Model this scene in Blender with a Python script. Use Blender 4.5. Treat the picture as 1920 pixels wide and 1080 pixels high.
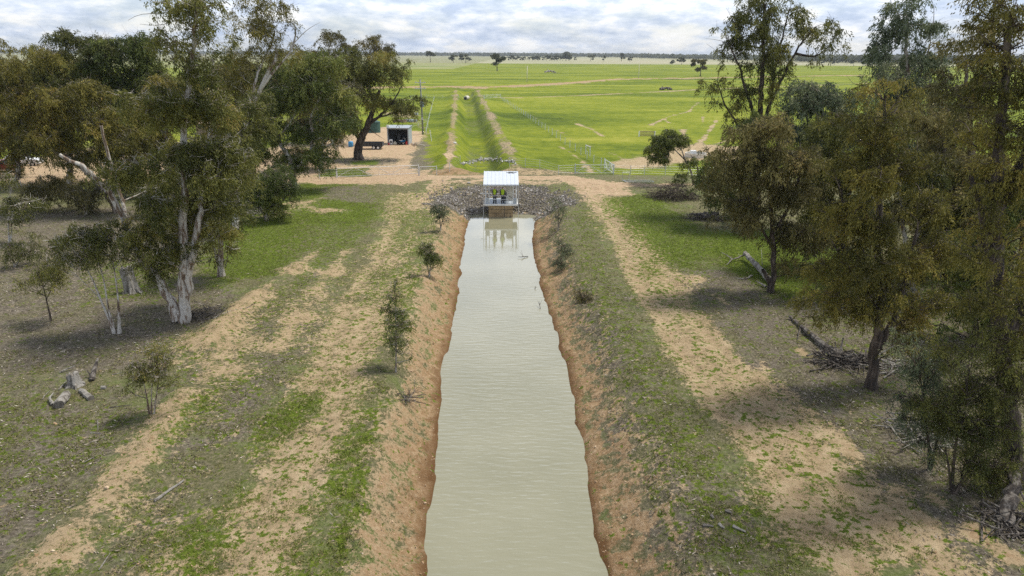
import bpy, math, random
import numpy as np
from mathutils import Vector, Matrix

for _o in list(bpy.data.objects): bpy.data.objects.remove(_o)
R = math.radians
scene = bpy.context.scene
COL = scene.collection
rng = np.random.default_rng(11)
random.seed(11)

# ------------------------------------------------------------------ camera
CAM_H = 16.0
PITCH, ROLL, FPX = R(18.93), R(0.29), 1280.0
cam_d = bpy.data.cameras.new('camera'); cam_d.sensor_width = 36.0; cam_d.lens = 24.0
cam_d.clip_start = 0.5; cam_d.clip_end = 30000.0
cam = bpy.data.objects.new('camera', cam_d); COL.objects.link(cam)
CAM_M = Matrix.Translation((0, 0, CAM_H)) @ Matrix.Rotation(R(90) - PITCH, 4, 'X') @ Matrix.Rotation(ROLL, 4, 'Z')
cam.matrix_world = CAM_M
scene.camera = cam
scene.cycles.use_denoising = False
CR = np.array(CAM_M.to_3x3()); CP = np.array([0, 0, CAM_H])

# ------------------------------------------------------------------ exposure and light
scene.view_settings.view_transform = 'Standard'; scene.view_settings.look = 'None'
scene.view_settings.gamma = 1.0; scene.view_settings.use_curve_mapping = False
scene.view_settings.exposure = 0.15
SUN_DIR = Vector((0.52, 0.22, 1.10)).normalized()        # towards the sun
sun_d = bpy.data.lights.new('sun', 'SUN'); sun_d.energy = 3.9; sun_d.angle = R(12); sun_d.color = (1.0, 0.94, 0.82)
sun = bpy.data.objects.new('sun', sun_d); COL.objects.link(sun)
sun.rotation_euler = SUN_DIR.to_track_quat('Z', 'Y').to_euler(); sun.location = (60, 20, 80)

world = bpy.data.worlds.new("World"); scene.world = world; world.use_nodes = True
def build_world():
    nt = world.node_tree; nt.nodes.clear(); N = nt.nodes.new; L = nt.links.new
    sky = N('ShaderNodeTexSky'); sky.sky_type = 'NISHITA'; sky.sun_disc = False
    sky.sun_elevation = math.asin(SUN_DIR.z); sky.sun_rotation = math.atan2(SUN_DIR.x, SUN_DIR.y)
    sky.air_density = 1.0; sky.dust_density = 0.6; sky.ozone_density = 1.5
    b1 = N('ShaderNodeBackground'); b1.inputs['Strength'].default_value = 0.10
    L(sky.outputs[0], b1.inputs[0])
    tc = N('ShaderNodeTexCoord')
    mp = N('ShaderNodeMapping'); mp.inputs['Scale'].default_value = (10.0, 10.0, 30.0); L(tc.outputs['Generated'], mp.inputs[0])
    n1 = N('ShaderNodeTexNoise'); n1.inputs['Scale'].default_value = 1.0; n1.inputs['Detail'].default_value = 7; n1.inputs['Roughness'].default_value = 0.55
    n1.inputs['Distortion'].default_value = 0.35
    L(mp.outputs[0], n1.inputs['Vector'])
    r1 = N('ShaderNodeValToRGB'); r1.color_ramp.elements[0].position = 0.36; r1.color_ramp.elements[1].position = 0.60
    L(n1.outputs['Fac'], r1.inputs[0])
    # tops and undersides of the clouds
    mp2 = N('ShaderNodeMapping'); mp2.inputs['Scale'].default_value = (13.0, 13.0, 42.0); mp2.inputs['Location'].default_value = (3.1, 1.7, 0.9)
    L(tc.outputs['Generated'], mp2.inputs[0])
    n2 = N('ShaderNodeTexNoise'); n2.inputs['Scale'].default_value = 1.3; n2.inputs['Detail'].default_value = 8; n2.inputs['Roughness'].default_value = 0.6
    L(mp2.outputs[0], n2.inputs['Vector'])
    r2 = N('ShaderNodeValToRGB'); e = r2.color_ramp.elements
    e[0].position = 0.38; e[0].color = (0.50, 0.59, 0.76, 1)
    e[1].position = 0.62; e[1].color = (0.99, 0.99, 1.0, 1)
    m = e.new(0.5); m.color = (0.70, 0.77, 0.90, 1)
    L(n2.outputs['Fac'], r2.inputs[0])
    b2 = N('ShaderNodeBackground'); L(r2.outputs[0], b2.inputs[0])
    # unseen cloud band brightened for the water's reflection, zenith dimmed to cut ambient light
    sz = N('ShaderNodeSeparateXYZ'); L(tc.outputs['Generated'], sz.inputs[0])
    er = N('ShaderNodeValToRGB'); ee = er.color_ramp.elements
    ee[0].position = .03; ee[0].color = (.56, .56, .56, 1); ee[1].position = .75; ee[1].color = (.33, .33, .33, 1)
    for ps, v_ in ((.14, .97), (.34, .90), (.46, .5)): q_ = ee.new(ps); q_.color = (v_, v_, v_, 1)
    L(sz.outputs['Z'], er.inputs[0])
    mm_ = N('ShaderNodeMath'); mm_.operation = 'MULTIPLY'; mm_.inputs[1].default_value = 1.75; L(er.outputs[0], mm_.inputs[0]); L(mm_.outputs[0], b2.inputs['Strength'])
    # gaps between clouds
    mix = N('ShaderNodeMixShader')
    mf = N('ShaderNodeMapRange'); mf.inputs['To Min'].default_value = 0.6; mf.inputs['To Max'].default_value = 0.95
    L(r1.outputs[0], mf.inputs[0])
    L(mf.outputs[0], mix.inputs[0]); L(b1.outputs[0], mix.inputs[1]); L(b2.outputs[0], mix.inputs[2])
    out = N('ShaderNodeOutputWorld'); L(mix.outputs[0], out.inputs[0])
build_world()

# ------------------------------------------------------------------ helpers
def rays(px, py):
    px = np.asarray(px, float); py = np.asarray(py, float)
    v = np.stack([(px - 960) / FPX, -(py - 540) / FPX, -np.ones_like(px)], -1)
    return v @ CR.T
def onz(px, py, z=1.5):
    d = rays(px, py); t = (z - CAM_H) / d[..., 2]
    return CP + d * t[..., None]
def ony(px, py, y):
    d = rays(px, py); t = y / d[..., 1]
    return CP + d * t[..., None]
def G(px, py, z=1.5):
    p = onz(px, py, z); return float(p[0]), float(p[1])

def _hash(ix, iy, s):
    n = (ix.astype(np.int64) * 374761393 + iy.astype(np.int64) * 668265263 + s * 1442695041) & 0x7fffffff
    n = ((n ^ (n >> 13)) * 1274126177) & 0x7fffffff
    return ((n ^ (n >> 16)) & 0xffff) / 65535.0
def vnoise(x, y, s=0):
    ix = np.floor(x); iy = np.floor(y); fx = x - ix; fy = y - iy
    fx = fx * fx * (3 - 2 * fx); fy = fy * fy * (3 - 2 * fy)
    a = _hash(ix, iy, s); b = _hash(ix + 1, iy, s); c = _hash(ix, iy + 1, s); d = _hash(ix + 1, iy + 1, s)
    return (a * (1 - fx) + b * fx) * (1 - fy) + (c * (1 - fx) + d * fx) * fy
def fbm(x, y, o=4, s=0):
    t = 0; a = 0.5
    for k in range(o):
        t = t + a * (vnoise(x, y, s + k) - 0.5); x = x * 2.03 + 7.1; y = y * 2.03 + 3.7; a *= 0.5
    return t
def sstep(a, b, x):
    t = np.clip((x - a) / (b - a), 0, 1); return t * t * (3 - 2 * t)
def stroke_dist(x, y, pts):
    d = np.full(x.shape, 1e9)
    for (x0, y0), (x1, y1) in zip(pts[:-1], pts[1:]):
        dx, dy = x1 - x0, y1 - y0; L2 = dx * dx + dy * dy + 1e-9
        t = np.clip(((x - x0) * dx + (y - y0) * dy) / L2, 0, 1)
        d = np.minimum(d, np.hypot(x - x0 - t * dx, y - y0 - t * dy))
    return d
def poly_sd(x, y, pts):
    d = stroke_dist(x, y, pts + [pts[0]])
    ins = np.zeros(x.shape, bool)
    n = len(pts)
    for i in range(n):
        x0, y0 = pts[i]; x1, y1 = pts[(i + 1) % n]
        c = ((y0 > y) != (y1 > y)) & (x < (x1 - x0) * (y - y0) / (y1 - y0 + 1e-12) + x0)
        ins ^= c
    return np.where(ins, -d, d)

# ------------------------------------------------------------------ haze
def build_haze():
    V = [(x, y, z) for z in (-4.0, 45.0) for x, y in ((-9600, -3200), (9600, -3200), (9600, 9600), (-9600, 9600))]
    F = [(3, 2, 1, 0), (4, 5, 6, 7), (0, 1, 5, 4), (1, 2, 6, 5), (2, 3, 7, 6), (3, 0, 4, 7)]
    me = bpy.data.meshes.new('haze'); me.from_pydata(V, [], F); me.update()
    m = bpy.data.materials.new('haze_air'); m.use_nodes = True; nt = m.node_tree; nt.nodes.clear()
    out = nt.nodes.new('ShaderNodeOutputMaterial'); v = nt.nodes.new('ShaderNodeVolumePrincipled')
    v.inputs['Color'].default_value = (.80, .88, 1.0, 1); v.inputs['Density'].default_value = 0.00008; v.inputs['Anisotropy'].default_value = 0.0
    nt.links.new(v.outputs[0], out.inputs['Volume']); me.materials.append(m)
    o = bpy.data.objects.new('haze', me); COL.objects.link(o); o['kind'] = 'stuff'; o['label'] = 'thin blue haze over the far plain'
build_haze()

# ------------------------------------------------------------------ terrain shape
WL_px = [(778,1180),(792,1080),(800,960),(812,850),(823,720),(829,680),(848,600),(859,530),(869,450),(877,412),(884,404)]
WR_px = [(1178,1180),(1150,1080),(1125,1000),(1100,880),(1082,760),(1068,700),(1045,620),(1022,560),(1009,505),(1001,470),(999,440),(1005,412),(1000,404)]
WL = sorted([G(*p, z=0) for p in WL_px], key=lambda q: q[1]); WR = sorted([G(*p, z=0) for p in WR_px], key=lambda q: q[1])
WL = [(WL[0][0] + 0.5, -60.0)] + WL; WR = [(WR[0][0] - 0.3, -60.0)] + WR
def wl(y): return np.interp(y, [p[1] for p in WL], [p[0] for p in WL])
def wr(y): return np.interp(y, [p[1] for p in WR], [p[0] for p in WR])
Y_END = 70.6
FC = np.array([-1.05, Y_END])             # head of the channel
D0 = np.array([-4.4, 97.0]); DDIR = np.array([-14.6, 193.0]); DDIR /= np.hypot(*DDIR)
MOUNDS = [  # strokes in pixels: points, half width m, height m
 ([(560,500),(500,545),(440,600),(385,645)], 1.0, .30),
 ([(480,560),(435,590),(400,640)], .7, .22),
 ([(350,745),(320,800),(265,860),(225,915),(160,975),(90,1060)], 1.0, .32),
 ([(620,510),(560,560),(500,640)], .8, .16),
 ([(640,400),(560,395)], 1.0, .22), ([(600,380),(470,420)], 1.2, .2),
]
MND = [([G(*p) for p in a], w, h) for a, w, h in MOUNDS]
RUTS = [[(822,352),(770,400),(735,440),(690,520),(640,610),(585,720),(520,860),(430,1080)],
        [(850,352),(800,400),(757,440),(725,520),(690,600),(650,700),(600,820),(510,1080)],
        [(1105,352),(1150,420),(1185,500),(1240,600),(1320,720),(1420,850),(1610,1080)],
        [(1130,352),(1190,420),(1235,500),(1300,600),(1400,720),(1530,860),(1770,1080)]]
RUT = [[G(*p) for p in a] for a in RUTS]
TRACK_BANK = [G(*p) for p in [(300,170),(560,166),(700,166),(870,164),(905,166),(1000,161),(1080,156),(1150,150),(1250,148),(1330,147),(1420,145),(1640,142)]]
def gz(x, y, fine=True):
    x = np.asarray(x, float); y = np.asarray(y, float)
    base = 1.55 - 0.35 * sstep(84, 105, y)
    near = 1 - sstep(95, 150, np.hypot(x, y))
    base = base + fbm(x * .09, y * .09, 4, 5) * .55 * (near * .75 + .25)
    base = base + fbm(x * .7, y * .7, 4, 9) * .16 * near
    base = base + sstep(2500, 7000, y) * 2.0
    # spoil ridges and ruts
    m = near > 0.01
    for pts, w, h in MND:
        d = stroke_dist(x, y, pts) + fbm(x * 1.3, y * 1.3, 3, 3) * 1.2
        base = base + h * np.exp(-(d / w) ** 2)
    for pts in RUT:
        d = stroke_dist(x, y, pts); base = base - .07 * np.exp(-(d / .35) ** 2) * near
    # raised crossing between the channel and the ditch
    cx = x + 1.2; 
    tr = np.exp(-((y - 80.3) / 4.0) ** 4) * np.exp(-(cx / 17.0) ** 4)
    base = base + .55 * tr
    # canal
    L, Rr = wl(y), wr(y)
    wob = fbm(x * .5, y * .5, 3, 21) * .5
    jag = fbm(x * .35, y * .5, 3, 23) * .5 + fbm(x * 1.2, y * 1.6, 2, 24) * .12
    dl = L + .13 - x + jag; dr = x - Rr + .13 + jag
    past = y - Y_END
    # rounded end
    inside = np.minimum(x - L, Rr - x)
    side = np.maximum(dl, dr)
    ecc = np.hypot(np.maximum(np.abs(x - FC[0]) - 2.3, 0) , np.maximum(y - (Y_END - 1.6), 0))
    dend = ecc - 1.6
    d = np.where(y < Y_END - 1.6, side, np.maximum(dend, 0) * 1.0 + np.minimum(dend, 0))
    wl_ = np.where((x < (L + Rr) / 2), 2.3, 3.1)
    wl_ = np.where(y > Y_END - 1.6, 5.5, wl_)
    dd = d + wob * np.clip(d / 1.0, 0, 1)
    onb = np.clip(d / .5, 0, 1) * np.clip((3.2 - d) / 1.0, 0, 1) * (y < 72)
    gul = (fbm(x * .8, y * 2.2, 4, 51) * .55 + np.abs(fbm(x * .35, y * 1.1, 3, 53)) * -.6) * onb
    lip = .30 * sstep(0.0, .55, dd)
    slope = lip + (base - .30) * sstep(.1, 1.0, np.clip(dd / wl_, 0, 1)) 
    under = np.maximum(-1.3, dd * .9)
    z = np.where(dd < 0, under, np.where(dd < wl_, slope, base)) + np.where(dd > .35, gul, 0) * 1.1
    z = np.where(y > 95, base, z)
    # ditch and its two spoil banks
    vx = x - D0[0]; vy = y - D0[1]
    s = vx * DDIR[0] + vy * DDIR[1]; q = vx * DDIR[1] - vy * DDIR[0]
    on = sstep(-12, -3, s) * (1 - sstep(196, 206, s))
    q = q + fbm(x * .25, y * .06, 2, 31) * .8
    z = z - on * 1.5 * np.exp(-(q / 2.5) ** 4)
    on2 = sstep(-9, -1, s) * (1 - sstep(196, 206, s))
    z = z + on2 * (.72 + fbm(x*.5, y*.14, 3, 14) * 1.2) * (np.exp(-((q + 4.6) / 2.0) ** 2) + .8 * np.exp(-((q - 4.9) / 2.2) ** 2))
    # earth heap beside the culvert
    z = z + .55 * np.exp(-((x + 6.5) / 3.2) ** 2 - ((y - 88.6) / 1.8) ** 2) + .5 * np.exp(-((x - 1.5) / 4) ** 2 - ((y - 88.6) / 1.4) ** 2)
    # long bank carrying the far track
    far = (y > 250) & (y < 700)
    if far.any():
        dt = np.full(x.shape, 1e3); dt[far] = stroke_dist(x[far], y[far], TRACK_BANK)
        z = z + 1.1 * np.exp(-(dt / 4.0) ** 2)
    return z
def gz1(x, y): return float(gz(np.array([x]), np.array([y]))[0])
def ground(px, py):
    z = 1.5
    for _ in range(6):
        x, y = G(px, py, z); z = 0.5 * z + 0.5 * gz1(x, y)
    return Vector((x, y, gz1(x, y)))

# ------------------------------------------------------------------ materials
def new_mat(name):
    m = bpy.data.materials.new(name); m.use_nodes = True
    nt = m.node_tree; nt.nodes.clear()
    out = nt.nodes.new('ShaderNodeOutputMaterial'); p = nt.nodes.new('ShaderNodeBsdfPrincipled')
    nt.links.new(p.outputs[0], out.inputs[0])
    return m, nt, p, out
def plain(name, col, rough=.6, metal=0.0, var=.12, scale=3.0, bump=0.0):
    m, nt, p, out = new_mat(name)
    tc = nt.nodes.new('ShaderNodeTexCoord'); n = nt.nodes.new('ShaderNodeTexNoise')
    n.inputs['Scale'].default_value = scale; n.inputs['Detail'].default_value = 6
    nt.links.new(tc.outputs['Object'], n.inputs['Vector'])
    r = nt.nodes.new('ShaderNodeValToRGB'); e = r.color_ramp.elements
    e[0].position = .3; e[1].position = .7
    e[0].color = [c * (1 - var) for c in col] + [1]; e[1].color = [min(1, c * (1 + var)) for c in col] + [1]
    nt.links.new(n.outputs['Fac'], r.inputs[0]); nt.links.new(r.outputs[0], p.inputs['Base Color'])
    p.inputs['Roughness'].default_value = rough; p.inputs['Metallic'].default_value = metal
    if bump:
        b = nt.nodes.new('ShaderNodeBump'); b.inputs['Strength'].default_value = bump; b.inputs['Distance'].default_value = .02
        nt.links.new(n.outputs['Fac'], b.inputs['Height']); nt.links.new(b.outputs[0], p.inputs['Normal'])
    return m

def ground_material():
    m, nt, p, out = new_mat('ground_cover'); N = nt.nodes.new; L = nt.links.new
    tc = N('ShaderNodeTexCoord')
    def noise(scale, detail=5, rough=.6, sc=(1, 1, 1), dist=0):
        mp = N('ShaderNodeMapping'); mp.inputs['Scale'].default_value = sc; L(tc.outputs['Object'], mp.inputs[0])
        n = N('ShaderNodeTexNoise'); n.inputs['Scale'].default_value = scale; n.inputs['Detail'].default_value = detail
        n.inputs['Roughness'].default_value = rough; n.inputs['Distortion'].default_value = dist
        L(mp.outputs[0], n.inputs['Vector']); return n.outputs['Fac']
    def attr(nm):
        a = N('ShaderNodeAttribute'); a.attribute_name = nm; return a.outputs['Fac']
    def math_(op, a, b, clamp=False):
        n = N('ShaderNodeMath'); n.operation = op; n.use_clamp = clamp
        for i, v in enumerate((a, b)):
            if isinstance(v, (int, float)): n.inputs[i].default_value = v
            else: L(v, n.inputs[i])
        return n.outputs[0]
    def mask(nm, nz, k, sharp):
        a = attr(nm)
        t = math_('ADD', math_('MULTIPLY', math_('SUBTRACT', nz, 0.5), k * 2.3), a)
        return math_('ADD', math_('MULTIPLY', math_('SUBTRACT', t, 0.5), sharp), 0.5, True)
    def ramp(fac, stops):
        r = N('ShaderNodeValToRGB'); e = r.color_ramp.elements
        e[0].position, e[1].position = stops[0][0], stops[-1][0]
        e[0].color = (*stops[0][1], 1); e[1].color = (*stops[-1][1], 1)
        for s, c in stops[1:-1]: q = e.new(s); q.color = (*c, 1)
        L(fac, r.inputs[0]); return r.outputs[0]
    def mix(f, a, b):
        n = N('ShaderNodeMix'); n.data_type = 'RGBA'
        if isinstance(f, (int, float)): n.inputs[0].default_value = f
        else: L(f, n.inputs[0])
        for i, v in ((6, a), (7, b)):
            if isinstance(v, tuple): n.inputs[i].default_value = (*v, 1)
            else: L(v, n.inputs[i])
        return n.outputs[2]
    nf = noise(7.0, 7, .78); nt4 = noise(3.6, 6, .7); nm_ = noise(1.6, 7, .68); nl = noise(.35, 6, .6); nh = noise(26.0, 3, .7)
    nn = noise(.05, 5, .55)
    # base: thin olive herbage with straw and earth showing
    base = ramp(nf, [(.28, (.075, .072, .038)), (.45, (.125, .125, .058)), (.55, (.20, .18, .105)), (.72, (.36, .31, .21))])
    base = mix(mask('zero', nl, 2.2, 2.5), base, ramp(nf, [(.3, (.09, .115, .035)), (.5, (.15, .175, .06)), (.72, (.30, .28, .17))]))
    # litter: grey bark and leaves
    lit = ramp(nf, [(.26, (.045, .038, .028)), (.43, (.118, .100, .074)), (.55, (.205, .178, .138)), (.66, (.34, .30, .235)), (.75, (.60, .55, .46))])
    lit = mix(mask('zero', noise(.8, 6, .65), 2.0, 2.0), lit, ramp(nf, [(.3, (.06, .058, .034)), (.52, (.155, .14, .085)), (.72, (.36, .32, .235))]))
    col = mix(mask('litter', math_('ADD', math_('MULTIPLY', nl, .5), math_('MULTIPLY', nm_, .5)), 1.6, 3.0), base, lit)
    # dirt
    dirt = ramp(nm_, [(.25, (.27, .19, .11)), (.48, (.41, .308, .187)), (.7, (.56, .445, .29))])
    dirt = mix(math_('MULTIPLY', math_('SUBTRACT', nf, .55, True), 1.6, True), dirt, (.66, .54, .40))
    dirt = mix(math_('MULTIPLY', math_('SUBTRACT', .45, nf, True), 4.0, True), dirt, (.20, .14, .075))
    col = mix(mask('dirt', math_('ADD', math_('MULTIPLY', nf, .55), math_('MULTIPLY', nm_, .45)), 1.9, 5.0), col, dirt)
    pink = ramp(nm_, [(.25, (.36, .24, .155)), (.5, (.475, .345, .225)), (.75, (.58, .455, .315))])
    pink = mix(math_('MULTIPLY', math_('SUBTRACT', nf, .55, True), 1.6, True), pink, (.66, .54, .42))
    col = mix(mask('pink', nm_, 1.2, 4.0), col, pink)
    clay = ramp(nm_, [(.25, (.17, .10, .05)), (.48, (.30, .19, .10)), (.72, (.45, .325, .20))])
    clay = mix(math_('MULTIPLY', math_('SUBTRACT', nf, .5, True), 3.0, True), clay, (.64, .51, .36))
    clay = mix(math_('MULTIPLY', math_('SUBTRACT', .45, nf, True), 4.0, True), clay, (.17, .09, .04))
    col = mix(mask('clay', nm_, 1.2, 4.0), col, clay)
    wet = attr('wet')
    col = mix(wet, col, (.15, .08, .035))
    # lush grass
    lush = ramp(nf, [(.28, (.03, .05, .008)), (.48, (.095, .135, .014)), (.60, (.17, .22, .03)), (.74, (.32, .34, .09))])
    col = mix(mask('lush', math_('ADD', math_('MULTIPLY', nt4, .75), math_('MULTIPLY', nm_, .25)), 2.6, 5.0), col, lush)
    # crop: sown paddocks
    ncb = noise(.022, 7, .6, (.6, 1.5, 1), 1.2); ncr = noise(.5, 5, .7)
    crop = ramp(math_('ADD', math_('MULTIPLY', ncb, .62), math_('MULTIPLY', ncr, .38)),
                [(.36, (.062, .095, .007)), (.45, (.122, .165, .010)), (.54, (.20, .235, .016)), (.66, (.32, .32, .05))])
    col = mix(mask('crop', math_('ADD', math_('MULTIPLY', nn, .5), math_('MULTIPLY', ncr, .5)), 1.4, 3.5), col, crop)
    pale = ramp(noise(.004, 6, .6, (.4, 2.5, 1)), [(.3, (.20, .25, .11)), (.5, (.33, .32, .20)), (.7, (.42, .37, .28))])
    col = mix(mask('pale', nn, .3, 2.0), col, pale)
    L(col, p.inputs['Base Color'])
    p.inputs['Roughness'].default_value = .95; p.inputs['Specular IOR Level'].default_value = .15
    b = N('ShaderNodeBump'); b.inputs['Strength'].default_value = 1.0; b.inputs['Distance'].default_value = .16
    hh = math_('ADD', math_('MULTIPLY', nf, .7), math_('ADD', math_('MULTIPLY', nh, .25), math_('MULTIPLY', nm_, .9)))
    L(hh, b.inputs['Height']); L(b.outputs[0], p.inputs['Normal'])
    return m

def tag(o, label=None, cat=None, group=None, kind=None):
    if label: o['label'] = label
    if cat: o['category'] = cat
    if group: o['group'] = group
    if kind: o['kind'] = kind
    return o
def mesh_np(name, V, F, mat=None, attrs=None, smooth=False, parent=None, link=True, nper=None):
    """V (n,3); F (m,k) array of one face size, or a list of arrays."""
    me = bpy.data.meshes.new(name)
    V = np.asarray(V, np.float32); Fs = F if isinstance(F, list) else [F]
    Fs = [np.asarray(f, np.int32) for f in Fs if len(f)]
    nl = sum(f.size for f in Fs); nf = sum(len(f) for f in Fs)
    me.vertices.add(len(V)); me.vertices.foreach_set('co', V.ravel())
    me.loops.add(nl); me.loops.foreach_set('vertex_index', np.concatenate([f.ravel() for f in Fs]))
    me.polygons.add(nf)
    tot = np.concatenate([np.full(len(f), f.shape[1], np.int32) for f in Fs])
    st = np.concatenate([[0], np.cumsum(tot)[:-1]]).astype(np.int32)
    me.polygons.foreach_set('loop_start', st)
    try: me.polygons.foreach_set('loop_total', tot)
    except Exception: pass
    me.polygons.foreach_set('use_smooth', np.full(nf, smooth, bool))
    me.update(calc_edges=True)
    for k, a in (attrs or {}).items():
        at = me.attributes.new(k, 'FLOAT', 'POINT'); at.data.foreach_set('value', np.asarray(a, np.float32).ravel())
    if mat: me.materials.append(mat)
    o = bpy.data.objects.new(name, me)
    if link: COL.objects.link(o)
    if parent: o.parent = parent
    return o

# ------------------------------------------------------------------ ground sheet
def grow(a, b, step, g):
    out = [a]
    while abs(out[-1]) < abs(b):
        out.append(out[-1] + step); step *= g
    return out
CH = ['litter', 'dirt', 'pink', 'clay', 'wet', 'lush', 'crop', 'pale', 'zero']
def paint(x, y, z):
    A = {c: np.zeros(x.shape) for c in CH}
    A['zero'][:] = .45; A['litter'][:] = .3
    def put(a, only, kw):
        if only:
            for c in CH:
                if c != 'zero' and c not in kw: A[c] *= (1 - a)
        for c, v in kw.items(): A[c] += (v - A[c]) * a
    w1 = fbm(x * .33, y * .33, 4, 41)
    w2 = fbm(x * 1.6, y * 1.6, 3, 47)
    def P(pts, soft=1.0, only=False, world=False, wob=1.0, **kw):
        q = pts if world else [G(*p) for p in pts]
        xs = [a for a, b in q]; ys = [b for a, b in q]; mg = soft * 3 + 4 * wob
        sel = (x > min(xs) - mg) & (x < max(xs) + mg) & (y > min(ys) - mg) & (y < max(ys) + mg)
        a = np.zeros(x.shape)
        if sel.any():
            d = poly_sd(x[sel], y[sel], q) + (w1[sel] * 3.2 + w2[sel] * 1.0) * wob
            a[sel] = 1 - sstep(-soft * 1.7, soft * 1.7, d)
        put(a, only, kw)
    def S(pts, w, soft=.5, only=False, world=False, wob=.5, st=1.0, **kw):
        q = pts if world else [G(*p) for p in pts]
        xs = [a for a, b in q]; ys = [b for a, b in q]; mg = w + soft * 3 + 4 * wob
        sel = (x > min(xs) - mg) & (x < max(xs) + mg) & (y > min(ys) - mg) & (y < max(ys) + mg)
        a = np.zeros(x.shape)
        if sel.any():
            d = stroke_dist(x[sel], y[sel], q) - w + (w1[sel] * 3.0 + w2[sel] * 1.0) * wob
            a[sel] = (1 - sstep(-soft * 1.3, soft * 1.3, d)) * st
        put(a, only, kw)
    # open paddocks beyond the crossing
    a = sstep(85.0, 88.0, y + w1 * 2); put(a, True, dict(crop=1.0))
    P([(-900,86),(-30,86),(-30,130),(-60,300),(-200,700),(-2500,700)], 6, world=True, crop=.75, dirt=.25)
    # ---- foreground, left of the canal
    P([(-400,380),(300,395),(350,480),(400,520),(410,600),(300,690),(120,690),(-400,760)], 1.5, litter=.95)
    P([(0,740),(60,700),(210,760),(250,800),(180,900),(100,920),(-200,940),(-200,760)], 1.2, lush=.36, litter=.75)
    P([(0,930),(110,880),(140,960),(20,1080),(-300,1080)], 1.2, lush=.22, litter=.9)
    P([(200,490),(330,480),(320,570),(230,560),(150,570)], 1.0, lush=.62)
    P([(385,500),(430,420),(560,335),(690,350),(720,400),(650,460),(560,520),(470,530),(395,545)], 1.0, lush=.86, litter=.1)
    P([(600,350),(690,352),(700,382),(600,378)], .6, litter=.85, lush=.2)
    P([(560,420),(700,420),(640,520),(470,640),(430,620),(540,520)], 1.0, lush=.5, litter=.3)
    P([(735,360),(850,352),(830,400),(790,520),(745,640),(690,800),(640,900),(560,1080),(330,1080),(480,860),(560,740),(620,600),(690,470)], .9, dirt=.66, litter=.15, lush=.36)
    P([(300,640),(400,600),(520,560),(640,480),(590,620),(520,740),(380,900),(260,1080),(180,1080),(300,900),(330,780)], 1.0, dirt=.40, litter=.6, lush=.3)
    P([(500,600),(560,620),(440,800),(380,900),(330,900),(420,760)], .8, litter=.85, dirt=.15, lush=.33)
    for pts in RUTS[:2]: S(pts, .5, .8, wob=.3, dirt=.78, lush=.2)
    for q, w in (([(560,500),(500,545),(440,600),(385,645)], .6), ([(480,560),(435,590),(395,650)], .5), ([(590,470),(530,540)], .4),
                 ([(350,745),(320,800),(265,860),(225,915),(160,975),(60,1080)], .9), ([(470,640),(430,660),(330,760)], .5), ([(650,470),(560,600),(520,650)], .35),
                 ([(640,400),(560,395)], .5), ([(600,375),(530,405),(480,412)], .6), ([(310,690),(360,680),(430,700)], .4), ([(560,380),(520,390)], .6), ([(420,960),(330,1080)], .5)):
        S(q, w * .8, .8, wob=1.0, dirt=.80, litter=.2, lush=.08, clay=.28)
    for q, w, v in (([(745,735),(705,850),(665,960),(620,1100)], .75, .80), ([(560,750),(500,800),(470,860),(390,1000)], .45, .66), ([(770,400),(735,480),(690,560)], .5, .55),
                    ([(800,530),(770,600)], .35, .7), ([(875,385),(800,400),(790,440),(760,500)], .7, .45), ([(560,770),(500,790)], .5, .95), ([(690,840),(640,930)], .6, .85), ([(380,1005),(360,1080)], .3, .9),
                    ([(400,720),(370,790),(340,830)], .3, .8)):
        S(q, w, .9, wob=1.0, lush=v * .78, dirt=.38)
    # ---- foreground, right
    P([(1060,400),(1110,372),(1160,520),(1240,660),(1340,820),(1500,1080),(1270,1080),(1190,900),(1130,700),(1070,520)], .8, lush=.42, litter=.6, dirt=.15)
    P([(1100,356),(1150,356),(1250,480),(1330,600),(1420,690),(1580,850),(1850,1080),(1520,1080),(1380,860),(1280,700),(1200,560),(1130,440)], .8, dirt=.72, litter=.15, lush=.36)
    for pts in RUTS[2:]: S(pts, .6, .5, wob=.2, dirt=.9, lush=.2)
    P([(1130,372),(1230,365),(1330,430),(1560,450),(1580,560),(1450,570),(1340,480),(1300,520),(1240,500),(1180,440)], .9, lush=.82, litter=.2)
    P([(1340,440),(1480,430),(1600,480),(1560,570),(1470,560),(1380,510)], .8, lush=1.15, litter=0)
    P([(1190,480),(1260,500),(1330,600),(1290,590)], .8, lush=.6)
    P([(1260,505),(1400,530),(1520,600),(1700,720),(2300,800),(2300,1300),(1860,1200),(1640,900),(1460,740),(1340,630)], 1.2, litter=1.0, lush=.15)
    P([(1500,560),(1700,500),(2600,500),(2600,900),(1800,800),(1640,700)], 2, litter=1.0, lush=.3)
    S([(1400,650),(1500,760),(1620,880),(1740,1010),(1800,1080)], .3, .5, wob=.6, dirt=.8, litter=.5)
    S([(1270,520),(1310,525)], .5, .4, dirt=1.0, clay=.2); S([(1300,560),(1350,640),(1420,720)], .35, .4, wob=.8, dirt=.9)
    for q in ((1685,920),(1745,935),(1720,970),(1500,660),(1830,1000),(1590,840),(1420,700),(1350,560),(1880,1040)):
        S([q, (q[0] + 12, q[1] + 8)], .28, .3, wob=.3, dirt=1.0, clay=.4, litter=0)
    # ---- crossing, yard, tracks
    P([(540,318),(590,262),(720,236),(800,244),(806,300),(822,333),(760,350),(560,338)], 1.5, only=True, pink=1.0)
    P([(-600,345),(-600,300),(0,305),(60,292),(200,268),(330,262),(440,290),(560,262),(560,322),(200,345),(0,350)], 2, only=True, pink=.85)
    S([(560,338),(690,343),(830,338),(940,338),(1050,340),(1110,350),(1150,362)], 2.0, .8, only=True, wob=.5, pink=1.0)
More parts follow.
